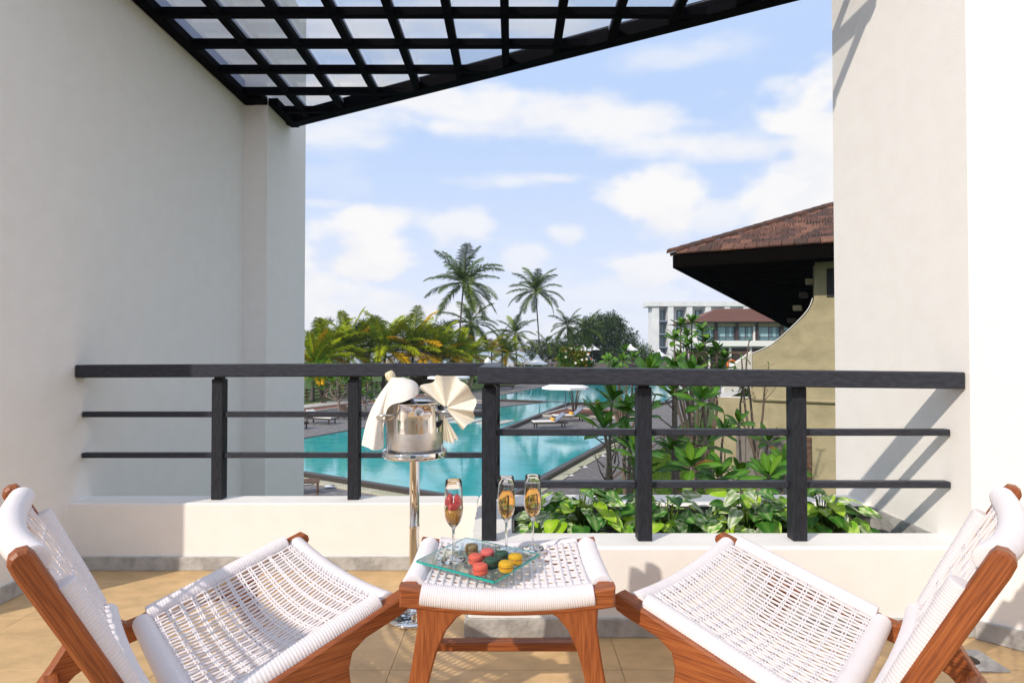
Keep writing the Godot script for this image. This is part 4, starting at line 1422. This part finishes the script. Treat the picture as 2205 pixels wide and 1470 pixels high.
	rosette_shrub("frangipani", "leafy frangipani in the bed between the two left posts", P(-10.6, G, 43.6), T.call([[-10.4, -1.0, 43.6], [-11.2, -1.3, 43.4], [-9.9, -1.5, 44], [-10.8, -1.8, 43.2], [-10.1, -2.2, 43.4], [-11.3, -.4, 44]]), small, 15, .50, M.palebark, .07, "tree", "frangipani trees")
	rosette_shrub("frangipani", "many stemmed frangipani with sparse leaves in the bed beside the left wall", P(-12.1, G, 42.6), T.call([[-12.9, -1.0, 42.6], [-12.3, -.7, 42.3], [-11.6, -1.0, 43], [-13.3, -1.6, 42.4], [-11.2, -1.6, 42.6], [-12.4, -1.5, 42]]), small, 7, .34, M.palebark, .08, "tree", "frangipani trees")
	# round flowering tree on the pool terrace
	var t := thing("flowering_tree", "round glossy bush tree with white and orange flowers over the handrail", "tree", at(P(4.2, G, 40.6)))
	var st := S()
	for k in 6:
		var a := k * 1.05
		tube(st, [Vector3(cos(a) * 0.06, 0, sin(a) * 0.06), Vector3(cos(a) * 0.2, 0.9, sin(a) * 0.2), Vector3(cos(a) * 0.55, 2.2, sin(a) * 0.5), Vector3(cos(a) * 0.7, 3.2, sin(a) * 0.7)], [0.04, 0.035, 0.025, 0.015], 6)
	build(st, "trunk", M.palebark, t)
	st = S()
	crown(st, [[Vector3(-0.1, 3.75, 0), Vector3(1.05, 0.9, 1.0)], [Vector3(0.5, 3.3, 0.2), Vector3(0.8, 0.6, 0.8)]], 3000, 0.20, [Color(.045, .115, .015), Color(.08, .17, .02), Color(.03, .08, .012), Color(.16, .12, .02)])
	build(st, "crown", M.leaf, t)
	st = S()
	for k in 26:
		var c := Vector3(0.1, 3.65, 0.1) + rdir() * Vector3(1.05, 0.85, 1.0)
		for j in 5:
			var a := TAU * j / 5
			var w := k % 3 > 0
			st.set_color(Color(.85, .84, .78) if w else Color(.7, .16, .03))
			leaf_quad(st, c, Vector3(cos(a), sin(a), 0.2).normalized(), Vector3(0, 0, 1), 0.10, 0.07)
	build(st, "flower", M.leaf, t)

# ------------------------------------------------------------------ poolside
func parasol(label: String, x: float, d: float, base: float, rim: float, w: float, rise: float, turn := 0.2) -> void:
	var t := thing("parasol", label, "parasol", at(P(x, base, d), turn), "white pool parasols")
	var st := S()
	tube(st, [Vector3.ZERO, Vector3(0, rim + rise, 0)], 0.028, 8)
	build(st, "pole", M.bluegrey, t)
	st = S(true)
	cbox(st, at(Vector3(0, 0.06, 0)), Vector3(0.5, 0.12, 0.5), 0.02)
	build(st, "base", M.path, t)
	st = S(true)
	var n := 8
	var r := w * 0.5
	for k in n:
		var a0 := TAU * k / n
		var a1 := TAU * (k + 1) / n
		var prev0 := Vector3(0, rim + rise, 0)
		var prev1 := prev0
		for i in 4:
			var f := (i + 1) / 4.0
			var y := rim + rise * (1.0 - f) - 0.10 * rise * sin(PI * f)
			var p0 := Vector3(cos(a0) * r * f, y, sin(a0) * r * f)
			var p1 := Vector3(cos(a1) * r * f, y, sin(a1) * r * f)
			if i == 0:
				tri(st, prev0, p1, p0)
			else:
				quad(st, prev0, prev1, p1, p0)
			prev0 = p0
			prev1 = p1
		quad(st, prev0, prev1, prev1 - Vector3(0, 0.13, 0), prev0 - Vector3(0, 0.13, 0))
	build(st, "canopy", M.canvas, t)
	st = S(true)
	for k in n:
		var a0 := TAU * k / n
		var a1 := TAU * (k + 1) / n
		tri(st, Vector3(0, rim + rise * 1.16, 0), Vector3(cos(a1) * r * .24, rim + rise * .80, sin(a1) * r * .24), Vector3(cos(a0) * r * .24, rim + rise * .80, sin(a0) * r * .24))
	build(st, "vent_cap", M.canvas, t)

func lounger(label: String, where: Transform3D, frame: Material, pad: Material, back: float, roll: Material = null) -> void:
	# local x runs from the foot to the head
	var t := thing("sun_lounger", label, "sun lounger", where, "sun loungers by the pool")
	var st := S(true)
	cbox(st, at(Vector3(0.95, 0.30, 0)), Vector3(1.95, 0.06, 0.66), 0.01)
	build(st, "frame", frame, t)
	for sx in [0.15, 1.75]:
		for sz in [-0.28, 0.28]:
			st = S(true)
			cbox(st, at(Vector3(sx, 0.135, sz)), Vector3(0.06, 0.27, 0.06), 0.008)
			build(st, "leg", frame, t)
	st = S(true)
	cbox(st, at(Vector3(0.60, 0.375, 0)), Vector3(1.22, 0.09, 0.62), 0.03)
	build(st, "mattress", pad, t)
	var a := deg_to_rad(back)
	st = S(true)
	cbox(st, Transform3D(Basis(Vector3(0, 0, 1), a), Vector3(1.22 + cos(a) * 0.36, 0.36 + sin(a) * 0.36, 0)), Vector3(0.74, 0.09, 0.62), 0.03)
	build(st, "backrest", M.bluegrey if roll else pad, t)
	if roll:
		st = S()
		tube(st, [Vector3(1.13, 0.47, -0.29), Vector3(1.13, 0.47, 0.29)], 0.085, 12)
		build(st, "towel_roll", roll, t)

func rail_fence(label: String, a: Vector2, b: Vector2, h: float, step: float) -> void:
	var t := thing("rail_fence", label, "fence", at(P(a.x, G, a.y)))
	var n := int(a.distance_to(b) / step)
	var end := Vector3(b.x - a.x, 0, -(b.y - a.y))
	for k in n + 1:
		var p := end * (float(k) / n)
		var st := S(true)
		cbox(st, at(p + Vector3(0, h * 0.5, 0), rng.randf_range(-.1, .1)), Vector3(0.13, h + rng.randf_range(-.04, .06), 0.13), 0.015)
		build(st, "post", M.rustic, t)
	for j in 3:
		var y := h * (0.25 + 0.3 * j)
		for k in n:
			var st := S(true)
			beam(st, end * (float(k) / n) + Vector3(0, y, 0.005 * (k % 2)), end * (float(k + 1) / n) + Vector3(0, y + rng.randf_range(-.03, .03), 0.005 * (k % 2)), 0.05, 0.10, 0.01)
			build(st, "rail", M.rustic, t)

func poolside() -> void:
	rail_fence("rustic brown post and rail fence along the garden path on the left", Vector2(-18.8, 51.5), Vector2(-11.4, 83), 0.95, 1.15)
	rail_fence("far low fence on the grass below the slender palm", Vector2(3.2, 103), Vector2(12, 110), 1.0, 1.3)
	var st := S(true)
	slab(st, v2([[6, 113], [36, 113], [36, 146], [6, 146]]), G - 0.1, G + 2.0)
	cbox(st, at(P(12, G + 0.5, 111)), Vector3(9, 1.0, 3), 0.05)
	struct(build(st, "raised_terrace", M.darkcement))
	parasol("nearest white parasol, seen edge on over the deck right of the corner post", 3.42, 38.6, G, 1.98, 3.05, .62, .1)
	parasol("white parasol showing behind the fan folded napkin", -4.55, 43.5, G, 2.42, 3.1, .75, .3)
	parasol("white parasol just showing under the handrail by the champagne bottle", -11.6, 58, G, 2.05, 2.9, .8)
	parasol("white parasol whose tip peeps over the handrail at the railing corner", -2.25, 56, G, 2.55, 2.8, 1.0)
	parasol("white parasol standing over the railing left of the round flowering tree", 3.5, 84, G, 2.55, 3.0, 1.15)
	parasol("white parasol on the terrace, left one of the overlapping pair", 13.4, 114.5, G + 2.0, 2.45, 3.5, 1.05)
	parasol("white parasol on the terrace, right one of the overlapping pair", 15.9, 119, G + 2.0, 2.65, 3.1, 1.0)
	parasol("low white parasol in front of the overlapping pair on the terrace", 12.9, 104, G, 2.7, 3.0, 1.05)
	parasol("white parasol behind the small frangipani, right of the pair", 22.5, 114.5, G + 2.0, 2.55, 3.1, 1.0)
	parasol("white parasol at the foot of the hotel block, behind the big leaves", 26.6, 109, G + 1.0, 2.5, 3.0, 1.0)
	var u := Vector2(.883, -.47)
	lounger("white padded lounger with yellow towel roll on the deck under the nearest parasol", local(1.15, 33.4, Vector2(.98, .20)), M.darkwood, M.mattress, 38, M.yellow)
	lounger("second white padded lounger with yellow roll, behind the first one", local(2.5, 36.6, Vector2(.98, .20)), M.darkwood, M.mattress, 38, M.yellow)
	lounger("dark wicker lounger nearest the left wall with its back raised", local(-11.3, 33.0, Vector2(-.92, .38)), M.darkwood, M.rustic, 48)
	lounger("dark lounger with pale cushion on the left pool deck", local(-10.4, 35.3, Vector2(-.92, .38)), M.darkwood, M.mattress, 35)
	lounger("dark wicker lounger half hidden by the second left post", local(-9.2, 37.6, Vector2(-.92, .38)), M.darkwood, M.rustic, 45)
	lounger("flat lounger beside the red bed behind the champagne bottle", local(-11.0, 49.0, Vector2(.95, -.3)), M.darkwood, M.mattress, 4)
	lounger("flat lounger at the red bed left of the corner post", local(-3.6, 45.6, Vector2(.95, -.3)), M.darkwood, M.mattress, 4)
	lounger("far flat lounger on the deck beyond the corner post", local(-1.6, 68, Vector2(.95, .2)), M.darkwood, M.rustic, 3)
	for k in 3:
		lounger(["orange cushioned lounger below the low terrace parasol", "orange cushioned lounger in the middle under the terrace parasols", "orange cushioned lounger farthest right under the terrace parasols"][k], local(13.2 + k * 2.2, 102.5 + k, Vector2(.9, .3), G), M.darkwood, M.yellow, 30)
	# low wooden table by the pool edge at the left
	var t := thing("low_table", "small brown wooden table on the deck at the foot of the left wall", "table", at(P(-6.25, G, 18.1), 0.3))
	st = S(true)
	for k in 5:
		cbox(st, at(Vector3(0, 0.36, -0.24 + k * 0.12)), Vector3(0.95, 0.04, 0.11), 0.005)
	build(st, "top", M.rustic, t)
	for sx in [-0.42, 0.42]:
		for sz in [-0.23, 0.23]:
			st = S(true)
			cbox(st, at(Vector3(sx, 0.17, sz)), Vector3(0.06, 0.34, 0.06), 0.005)
			build(st, "leg", M.rustic, t)
	# flush deck lights
	var k := 0
	for p in [[3.61, 24.4, "farthest of the three on the deck right of the pool"], [2.58, 22.05, "middle one of the three on the deck right of the pool"], [1.92, 20.6, "nearest of the three on the deck right of the pool"], [-6.55, 19.3, "above the low wooden table"], [-5.68, 18.9, "left of the second left post"]]:
		st = S(true)
		cbox(st, at(P(p[0], G + 0.035, p[1]), 0.35), Vector3(0.30, 0.03, 0.22), 0.006)
		tag(build(st, "deck_light", M.white), "flush white deck light, %s" % p[2], "deck light", "deck lights")
		k += 1
	# ladder into the far pool
	t = thing("pool_ladder", "steel ladder rails at the edge of the far pool", "pool ladder", at(P(1.7, G, 66)))
	for s in [-0.28, 0.28]:
		st = S()
		tube(st, spline([Vector3(-0.5, 0.1, s), Vector3(-0.5, 0.85, s), Vector3(-0.1, 1.0, s), Vector3(0.35, 0.75, s), Vector3(0.45, 0.0, s)], 14), 0.03, 6)
		build(st, "rail", M.chrome, t)
	# tufts along the lawn's edge
	var mm := MultiMesh.new()
	mm.transform_format = MultiMesh.TRANSFORM_3D
	st = S()
	for j in 7:
		var a := j * 0.9
		st.set_color(Color(.07, .15, .02).lerp(Color(.12, .19, .03), rng.randf()))
		leaf_quad(st, Vector3(cos(a) * .03, 0, sin(a) * .03), Vector3(cos(a) * .4, 1, sin(a) * .4).normalized(), Vector3(cos(a), 0, sin(a)), 0.09, 0.014)
	mm.mesh = make(st, M.leaf)
	mm.instance_count = 16000
	for i in mm.instance_count:
		var d := rng.randf_range(12, 34)
		var x := 2.6 + 0.43 * (d - 17.8) + pow(rng.randf(), 1.3) * 5.5
		mm.set_instance_transform(i, Transform3D(Basis(Vector3.UP, rng.randf() * TAU).scaled(Vector3.ONE * rng.randf_range(.6, 1.3)), P(x, G - 0.05, d)))
	var g := MultiMeshInstance3D.new()
	g.multimesh = mm
	g.name = "grass"
	add_child(g)
	stuff(g)
	tag(g, "short green grass of the lawn below the railing", "grass")

func planter_plants() -> void:
	var nz := FastNoiseLite.new()
	nz.seed = 5
	nz.frequency = 2.2
	nz.fractal_octaves = 3
	var kinds := []
	for k in 7:
		var base: Color = [Color(.26, .47, .018), Color(.10, .30, .018), Color(.045, .17, .018), Color(.33, .53, .025), Color(.14, .35, .02), Color(.16, .26, .09), Color(.03, .12, .014)][k]
		var pale: Color = [Color(.46, .62, .09), Color(.66, .74, .42), Color(.36, .48, .22), Color(.70, .76, .46), Color(.48, .62, .14), Color(.66, .72, .56), Color(.14, .30, .05)][k]
		var cut: float = [0.28, 0.06, 0.16, 0.10, 0.2, -0.05, 0.3][k]
		var f := func(t: float, s: float) -> Color:
			var n := nz.get_noise_3d(t * 1.3 + k * 7.0, s * 1.1, k * 3.0 + absf(s) * 0.8)
			var c := base.lerp(pale, smooth(cut, cut + 0.10, n))
			return c.lerp(pale, smooth(0.10, 0.0, absf(s)) * 0.5)
		kinds.append(leaf_mesh(1.0, [0.84, 0.80, 0.88, 0.74, 0.82, 0.62, 0.88][k], true, [0.22, 0.12, 0.3, 0.2, 0.35, 0.3, 0.2][k], f, M.gloss, 7))
	var spots := [[.30, 2.76, .27, .18, 145, "pothos with variegated heart leaves at the left end of the planter, behind the flutes"], [.70, 2.78, .22, .16, 100, "pothos right of the middle post, lower and darker in the planter"], [1.08, 2.76, .23, .18, 130, "pothos left of the third post, with pale cream variegated leaves"], [1.42, 2.76, .20, .17, 112, "pothos at the right end of the planter, trailing towards the side wall"]]
	for s in spots:
		var t := thing("pothos", s[5], "potted plant", at(P(s[0], 0.12, s[1])), "pothos plants in the planter box")
		var st := S()
		lathe(st, [Vector2(0.0, 0.002), Vector2(.055, 0.002), Vector2(.075, .11), Vector2(.082, .112), Vector2(.082, .135), Vector2(.072, .135), Vector2(.068, .115), Vector2(0.0, .115)], 20)
		build(st, "pot", M.terra, t)
		st = S()
		var tips := []
		for k in s[4]:
			var a: float = k * 2.39996 + rng.randf_range(-.3, .3)
			var f := sqrt((k + 0.5) / s[4])
			var r: float = f
			var p := Vector3(cos(a) * r * s[2], 0.0, sin(a) * r * s[3])
			p.y = 0.335 - 0.17 * f * f + rng.randf_range(-.08, .04)
			if rng.randf() < 0.35:
				p.y *= 0.72
			tips.append([p, a, f])
			var m := Vector3(p.x * .5, p.y * .85 + .03, p.z * .5)
			st.set_color(Color(.12, .20, .03))
			tube(st, [Vector3(p.x * .15, .11, p.z * .15), m, p], [.0028, .0022, .0016], 5)
		build(st, "stem", M.leaf, t)
		for q in tips:
			var a: float = q[1]
			var out := Vector3(cos(a), 0, sin(a))
			var tilt := lerpf(0.25, -0.65, q[2]) + rng.randf_range(-.35, .3)
			var face := (out * lerpf(.35, .8, q[2]) + Vector3(0, .75, .45) + rdir() * .3).normalized()
			var dir := (out + Vector3(0, tilt, .25) + rdir() * .35).normalized()
			put(kinds[rng.randi() % 7], "leaf", t, aim(q[0], dir, face, rng.randf_range(.058, .098)))

# ------------------------------------------------------------------ on the stool
func flute(label: String, x: float, y: float, d: float) -> Node3D:
	var t := thing("champagne_flute", label, "glass", at(P(x, y, d)))
	var st := S()
	lathe(st, [Vector2(0.0, 0.0), Vector2(.0335, 0.0), Vector2(.0345, .0012), Vector2(.0335, .0024), Vector2(.016, .0045), Vector2(.006, .0085), Vector2(.0036, .018), Vector2(.0033, .05), Vector2(.0037, .082), Vector2(.0065, .0905), Vector2(.0135, .099), Vector2(.0205, .110), Vector2(.0250, .124), Vector2(.0265, .142), Vector2(.0258, .170), Vector2(.0240, .200), Vector2(.0224, .2215), Vector2(.0219, .2223), Vector2(.0213, .2215),
		Vector2(.0229, .200), Vector2(.0247, .170), Vector2(.0254, .142), Vector2(.0239, .125), Vector2(.0195, .1115), Vector2(.0125, .1008), Vector2(.0055, .0955), Vector2(0.0, .0945)], 40)
	build(st, "glass", M.glass, t)
	return t

func fill(t: Node3D, top: float, m: Material, called: String) -> void:
	var prof := [Vector2(0.0, .0950), Vector2(.0052, .0960), Vector2(.0121, .1013), Vector2(.0191, .1119), Vector2(.0235, .1253), Vector2(.0250, .142)]
	if top > .142:
		prof.append(Vector2(.0250 - (top - .142) * .026, top))
	else:
		prof.resize(5)
		prof.append(Vector2(.0248, top))
	prof.append(Vector2(0.0, top))
	var st := S()
	lathe(st, prof, 40)
	build(st, called, m, t)

func table_things() -> void:
	var t := thing("glass_plate", "square clear glass plate with green edge lying askew on the stool", "plate", at(P(-.0935, .513, 1.7175)))
	var c := [Vector2(-.1715, -.0285), Vector2(.0495, -.1795), Vector2(.1715, .0285), Vector2(-.0495, .1795)]
	var st := S(true)
	slab(st, c, 0.0, 0.006, 0.001)
	build(st, "sheet", M.plate, t)
	for k in 4:
		var a: Vector2 = c[k]
		var b: Vector2 = c[(k + 1) % 4]
		var o := (b - a).normalized()
		var out := Vector2(o.y, -o.x) * 0.0016
		st = S(true)
		beam(st, P(a.x + out.x, .003, a.y + out.y), P(b.x + out.x, .003, b.y + out.y), 0.0026, 0.0062, 0.0008)
		build(st, "edge", M.plate_edge, t)
	var fl := flute("champagne flute of rose champagne, left one of the pair at the back of the stool", -.017, .502, 1.82)
	fill(fl, .181, M.wine, "champagne")
	fl = flute("champagne flute of rose champagne, right one of the pair at the back of the stool", .063, .502, 1.84)
	fill(fl, .183, M.wine, "champagne")
	fl = flute("flute of passion fruit dessert topped with strawberries, standing on the glass plate", -.163, .5195, 1.69)
	fill(fl, .142, M.puree, "fruit_puree")
	var k := 0
	for s in [[-.0125, .166, .002, .25, "upright strawberry at the left in the dessert flute"], [.0122, .165, .001, -.22, "upright strawberry at the right in the dessert flute"], [.001, .151, .0125, 1.3, "strawberry lying in front in the dessert flute"]]:
		st = S()
		lathe(st, [Vector2(0, -.014), Vector2(.0062, -.013), Vector2(.0092, -.007), Vector2(.0098, -.001), Vector2(.0086, .006), Vector2(.0056, .012), Vector2(.0022, .0158), Vector2(0, .0165)], 18)
		var b := (Basis(Vector3.FORWARD, s[3]) * Basis(Vector3.UP, k)).scaled(Vector3.ONE * 1.18)
		var o := build(st, "strawberry", M.berry, null, Transform3D(b, P(-.163, .5195, 1.69) + Vector3(s[0], s[1], s[2])))
		tag(o, s[4], "strawberry", "strawberries in the dessert")
		k += 1
	st = S()
	st.set_color(Color(.05, .14, .03))
	leaf_quad(st, Vector3.ZERO, Vector3(.6, .7, .2).normalized(), Vector3(-.5, .3, .8).normalized(), .016, .010)
	leaf_quad(st, Vector3.ZERO, Vector3(-.5, .8, .2).normalized(), Vector3(.3, .2, .9).normalized(), .014, .010)
	var mint := build(st, "mint_leaf", M.leaf, null, Transform3D(Basis(), P(-.163, .5195, 1.69) + Vector3(-.012, .143, .0185)))
	tag(mint, "tiny green mint leaf beside the strawberries in the dessert flute", "mint leaf")
	# macarons
	var cols := {"taupe": Color(.22, .16, .075), "pink": Color(.62, .13, .12), "coral": Color(.64, .115, .075), "green": Color(.022, .070, .045), "yellow": Color(.62, .36, .012)}
	for m in [[-.116, 1.742, "taupe", "taupe macaron at the back left of the glass plate"], [-.0685, 1.697, "pink", "pink macaron between the taupe and dark green ones"], [-.100, 1.656, "coral", "coral macaron at the left, in front of the taupe one"], [-.082, 1.581, "coral", "coral macaron nearest the front corner of the plate"], [-.029, 1.680, "green", "dark green macaron at the back, beside the pink one"], [-.0556, 1.626, "green", "dark green macaron in the middle of the group"], [.009, 1.655, "yellow", "yellow macaron at the far right of the plate"], [-.0165, 1.601, "yellow", "yellow macaron in front of the other yellow one"]]:
		var g := "macarons on the glass plate"
		var n := thing("macaron", m[3], "macaron", at(P(m[0], .5192, m[1]), rng.randf() * 3.0), g)
		n.rotation.x = rng.randf_range(-.05, .05)
		n.scale = Vector3.ONE * rng.randf_range(.93, .97)
		var col: Color = cols[m[2]]
		var shell := tri_mat(noise_tex(90, .05, 3, shades(col, .88, 1.10), 128), Vector3.ONE * 20, .62, null, 1.0, false) if not M.has("mac_" + m[2]) else M["mac_" + m[2]] as StandardMaterial3D
		M["mac_" + m[2]] = shell
		for up in [0, 1]:
			st = S()
			var pr := [Vector2(0, 0), Vector2(.0175, 0), Vector2(.0198, .0008), Vector2(.0206, .0022), Vector2(.0196, .0036), Vector2(.0202, .0052), Vector2(.0198, .0078), Vector2(.0175, .0104), Vector2(.0125, .0122), Vector2(.006, .0130), Vector2(0, .0132)]
			var xf := Transform3D(Basis(), Vector3(0, .0180, 0)) if up else Transform3D(Basis(Vector3.RIGHT, PI), Vector3(0, .0134, 0))
			lathe(st, pr, 32, xf)
			var foot := []
			var fr := []
			for q in 40:   # the ruffled foot of the shell
				var a := TAU * q / 40
				var rr := .0197 + rng.randf_range(-.0007, .0007)
				foot.append(xf * Vector3(cos(a) * rr, .0017 + rng.randf_range(-.0004, .0005), sin(a) * rr))
				fr.append(.0014 + rng.randf_range(-.0004, .0004))
			tube(st, foot, fr, 6, true)
			build(st, "shell", shell, n)
		st = S()
		lathe(st, [Vector2(0, .0128), Vector2(.0182, .0130), Vector2(.0190, .0157), Vector2(.0182, .0184), Vector2(0, .0186)], 28)
		var fil: Material = M["fill_" + m[2]] if M.has("fill_" + m[2]) else mat(lin(minf(col.r * .7 + .06, .8), col.g * .6 + .03, col.b * .7 + .03), .5)
		M["fill_" + m[2]] = fil
		build(st, "filling", fil, n)

func cloth_fan(n_arc: int, a0: float, a1: float, radius: Callable, pleats: float, amp: float) -> SurfaceTool:
	# pleated cloth spread from a pinch at the origin, in local xy, pleats along z
	var st := S()
	var rows := []
	var nr := 9
	for i in n_arc + 1:
		var f := float(i) / n_arc
		var a := deg_to_rad(lerpf(a0, a1, f))
		var ph := f * pleats * TAU + 0.7 * sin(f * 7.0)
		var w := sin(ph)
		var row := []
		for j in nr + 1:
			var q := float(j) / nr
			var r: float = radius.call(f) * (0.06 + 0.94 * q) * (1.0 + 0.035 * w * q)
			var z := amp * w * (0.12 + 0.88 * q) + 0.012 * sin(f * 5.0) * q * q
			row.append(Vector3(cos(a) * r, sin(a) * r, z))
		rows.append(row)
	for i in n_arc:
		for j in nr:
			quad(st, rows[i][j], rows[i][j + 1], rows[i + 1][j + 1], rows[i + 1][j])
	return st

func ice_bucket() -> void:
	var cx := -.405
	var cd := 2.517
	var t := thing("bucket_stand", "tall polished steel stand with round foot carrying the ice bucket", "bucket stand", at(P(cx, 0, cd)))
	var st := S()
	lathe(st, [Vector2(0, 0.001), Vector2(.112, .001), Vector2(.115, .006), Vector2(.113, .014), Vector2(.098, .022), Vector2(.06, .030), Vector2(.028, .038), Vector2(.024, .05), Vector2(0, .05)], 48)
	build(st, "foot", M.chrome, t)
	st = S()
	lathe(st, [Vector2(0, .04), Vector2(.0205, .04), Vector2(.0205, .365), Vector2(.0222, .368), Vector2(.0222, .382), Vector2(.0205, .385), Vector2(.0205, .655), Vector2(.034, .662), Vector2(.034, .668), Vector2(0, .668)], 32)
	build(st, "pole", M.chrome, t)
	st = S()
	lathe(st, [Vector2(.124, .668), Vector2(.132, .666), Vector2(.1335, .670), Vector2(.1335, .690), Vector2(.132, .693), Vector2(.127, .692), Vector2(.126, .672), Vector2(.124, .668)], 56)
	build(st, "ring", M.chrome, t)
	st = S()
	lathe(st, [Vector2(0, .6685), Vector2(.126, .6685), Vector2(.126, .673), Vector2(0, .673)], 40)
	build(st, "tray", M.chrome, t)
	for k in 3:
		var a := 0.35 + TAU * k / 3
		st = S()
		tube(st, [Vector3(cos(a) * .124, .674, sin(a) * .124), Vector3(cos(a) * .1265, .722, sin(a) * .1265)], .003, 8)
		build(st, "prong", M.chrome, t)
	t = thing("ice_bucket", "polished steel champagne bucket with ring handles and misted lower half", "ice bucket", at(P(cx, .6735, cd)))
	st = S()
	lathe(st, [Vector2(.1185, .098), Vector2(.1195, .150), Vector2(.1205, .206), Vector2(.1245, .212), Vector2(.1262, .216), Vector2(.1255, .2185), Vector2(.1225, .2175), Vector2(.1180, .206), Vector2(.1165, .10), Vector2(.113, .035), Vector2(0, .03)], 72)
	build(st, "body", M.chrome, t)
	st = S()
	lathe(st, [Vector2(0, .001), Vector2(.108, .001), Vector2(.112, .004), Vector2(.1105, .018), Vector2(.1165, .026), Vector2(.1180, .034), Vector2(.1184, .098)], 72)
	build(st, "misted_base", M.dew, t)
	for s in [-1.0, 1.0]:
		var h := Node3D.new()
		h.name = "handle"
		t.add_child(h, true)
		st = S()
		var pts := []
		for k in 28:
			var a := TAU * k / 28
			pts.append(Vector3(cos(a) * .030, sin(a) * .012, sin(a) * .030))
		tube(st, pts, .0058, 8, true)
		var c := Vector3(-.098, .166, .120) if s < 0 else Vector3(.136, .172, .045)
		build(st, "ring", M.brush, h, Transform3D(Basis(Vector3.FORWARD, .35 * s) * Basis(Vector3.UP, .5 * s), c))
		st = S()
		cbox(st, at(Vector3(s * .116, .162, .030) if s > 0 else Vector3(-.083, .166, .088), -.3 * s), Vector3(.022, .034, .018), .006)
		build(st, "lug", M.brush, h)
	# bottle leaning in the bucket
	var tip := P(-.512, 1.015, 2.50)
	var foot := P(-.372, .735, 2.515)
	var ax := (tip - foot).normalized()
	var bz := ax.cross(Vector3.RIGHT).normalized()
	var bf := Transform3D(Basis(ax.cross(bz), ax, bz).orthonormalized(), tip - ax * .315)
	if bf.basis.determinant() < 0:
		bf.basis.x = -bf.basis.x
	var b := thing("champagne_bottle", "champagne bottle with gold foil neck leaning out of the bucket", "bottle", bf)
	st = S()
	lathe(st, [Vector2(0, 0), Vector2(.042, 0), Vector2(.0445, .006), Vector2(.0445, .145), Vector2(.039, .18), Vector2(.025, .215), Vector2(.0185, .24), Vector2(.0165, .262), Vector2(0, .262)], 32)
	build(st, "glass", M.bottle, b)
	st = S()
	lathe(st, [Vector2(.0195, .236), Vector2(.0182, .262), Vector2(.0178, .285), Vector2(.0198, .290), Vector2(.0202, .300), Vector2(.0185, .311), Vector2(.013, .3165), Vector2(0, .3175)], 28)
	build(st, "foil", M.foil, b)
	st = S()
	cbox(st, at(Vector3(.012, .18, .045)), Vector3(.032, .026, .006), .003)
	build(st, "seal", M.red, b)
	# napkin thrown over the bottle: a cone of cloth from the neck
	var apex := P(-.470, .994, 2.478)
	var rim := [P(-.378, .926, 2.40), P(-.420, .905, 2.345), P(-.472, .890, 2.355), P(-.502, .845, 2.385), P(-.512, .775, 2.405), P(-.516, .716, 2.41), P(-.545, .714, 2.372), P(-.580, .722, 2.40), P(-.607, .730, 2.44), P(-.604, .752, 2.50), P(-.560, .84, 2.57), P(-.500, .91, 2.60), P(-.42, .93, 2.57), P(-.385, .93, 2.50)]
	var edge := spline(rim, 70, true)
	st = S()
	var rows := []
	for i in 70:
		var row := []
		var e: Vector3 = edge[i]
		var away := Vector3(e.x - apex.x, 0, e.z - apex.z).normalized()
		var a0: Vector3 = apex + away * .021
		for j in 11:
			var q := j / 10.0
			var p := a0.lerp(e, q)
			p += Vector3(away.x, 0.4, away.z) * 0.022 * sin(PI * q) + away * 0.004 * sin(i * 0.72) * q
			row.append(p)
		rows.append(row)
	for i in 70:
		for j in 10:
			quad(st, rows[i][j], rows[i][j + 1], rows[(i + 1) % 70][j + 1], rows[(i + 1) % 70][j])
	tag(build(st, "napkin", M.linen), "white cloth napkin draped over the champagne bottle and down the bucket's side", "napkin")
	# fan folded napkin through the right handle
	var fan := thing("fan_napkin", "cream cloth napkin folded into a fan through the bucket's right handle", "napkin", Transform3D(Basis(Vector3.UP, -0.25), P(-.268, .872, 2.45)))
	var rad := func(f: float) -> float: return .124 + .016 * sin(f * 3.0) - .018 * f + .004 * sin(f * 40.0)
	build(cloth_fan(150, 148, -58, rad, 4.6, .027), "upper_fan", M.cream, fan)
	var rad2 := func(f: float) -> float: return .118 - .012 * absf(f - .4) + .003 * sin(f * 30.0)
	build(cloth_fan(70, -56, -92, rad2, 4.0, .012), "lower_fan", M.cream, fan, at(Vector3(-.008, -.026, .004)))
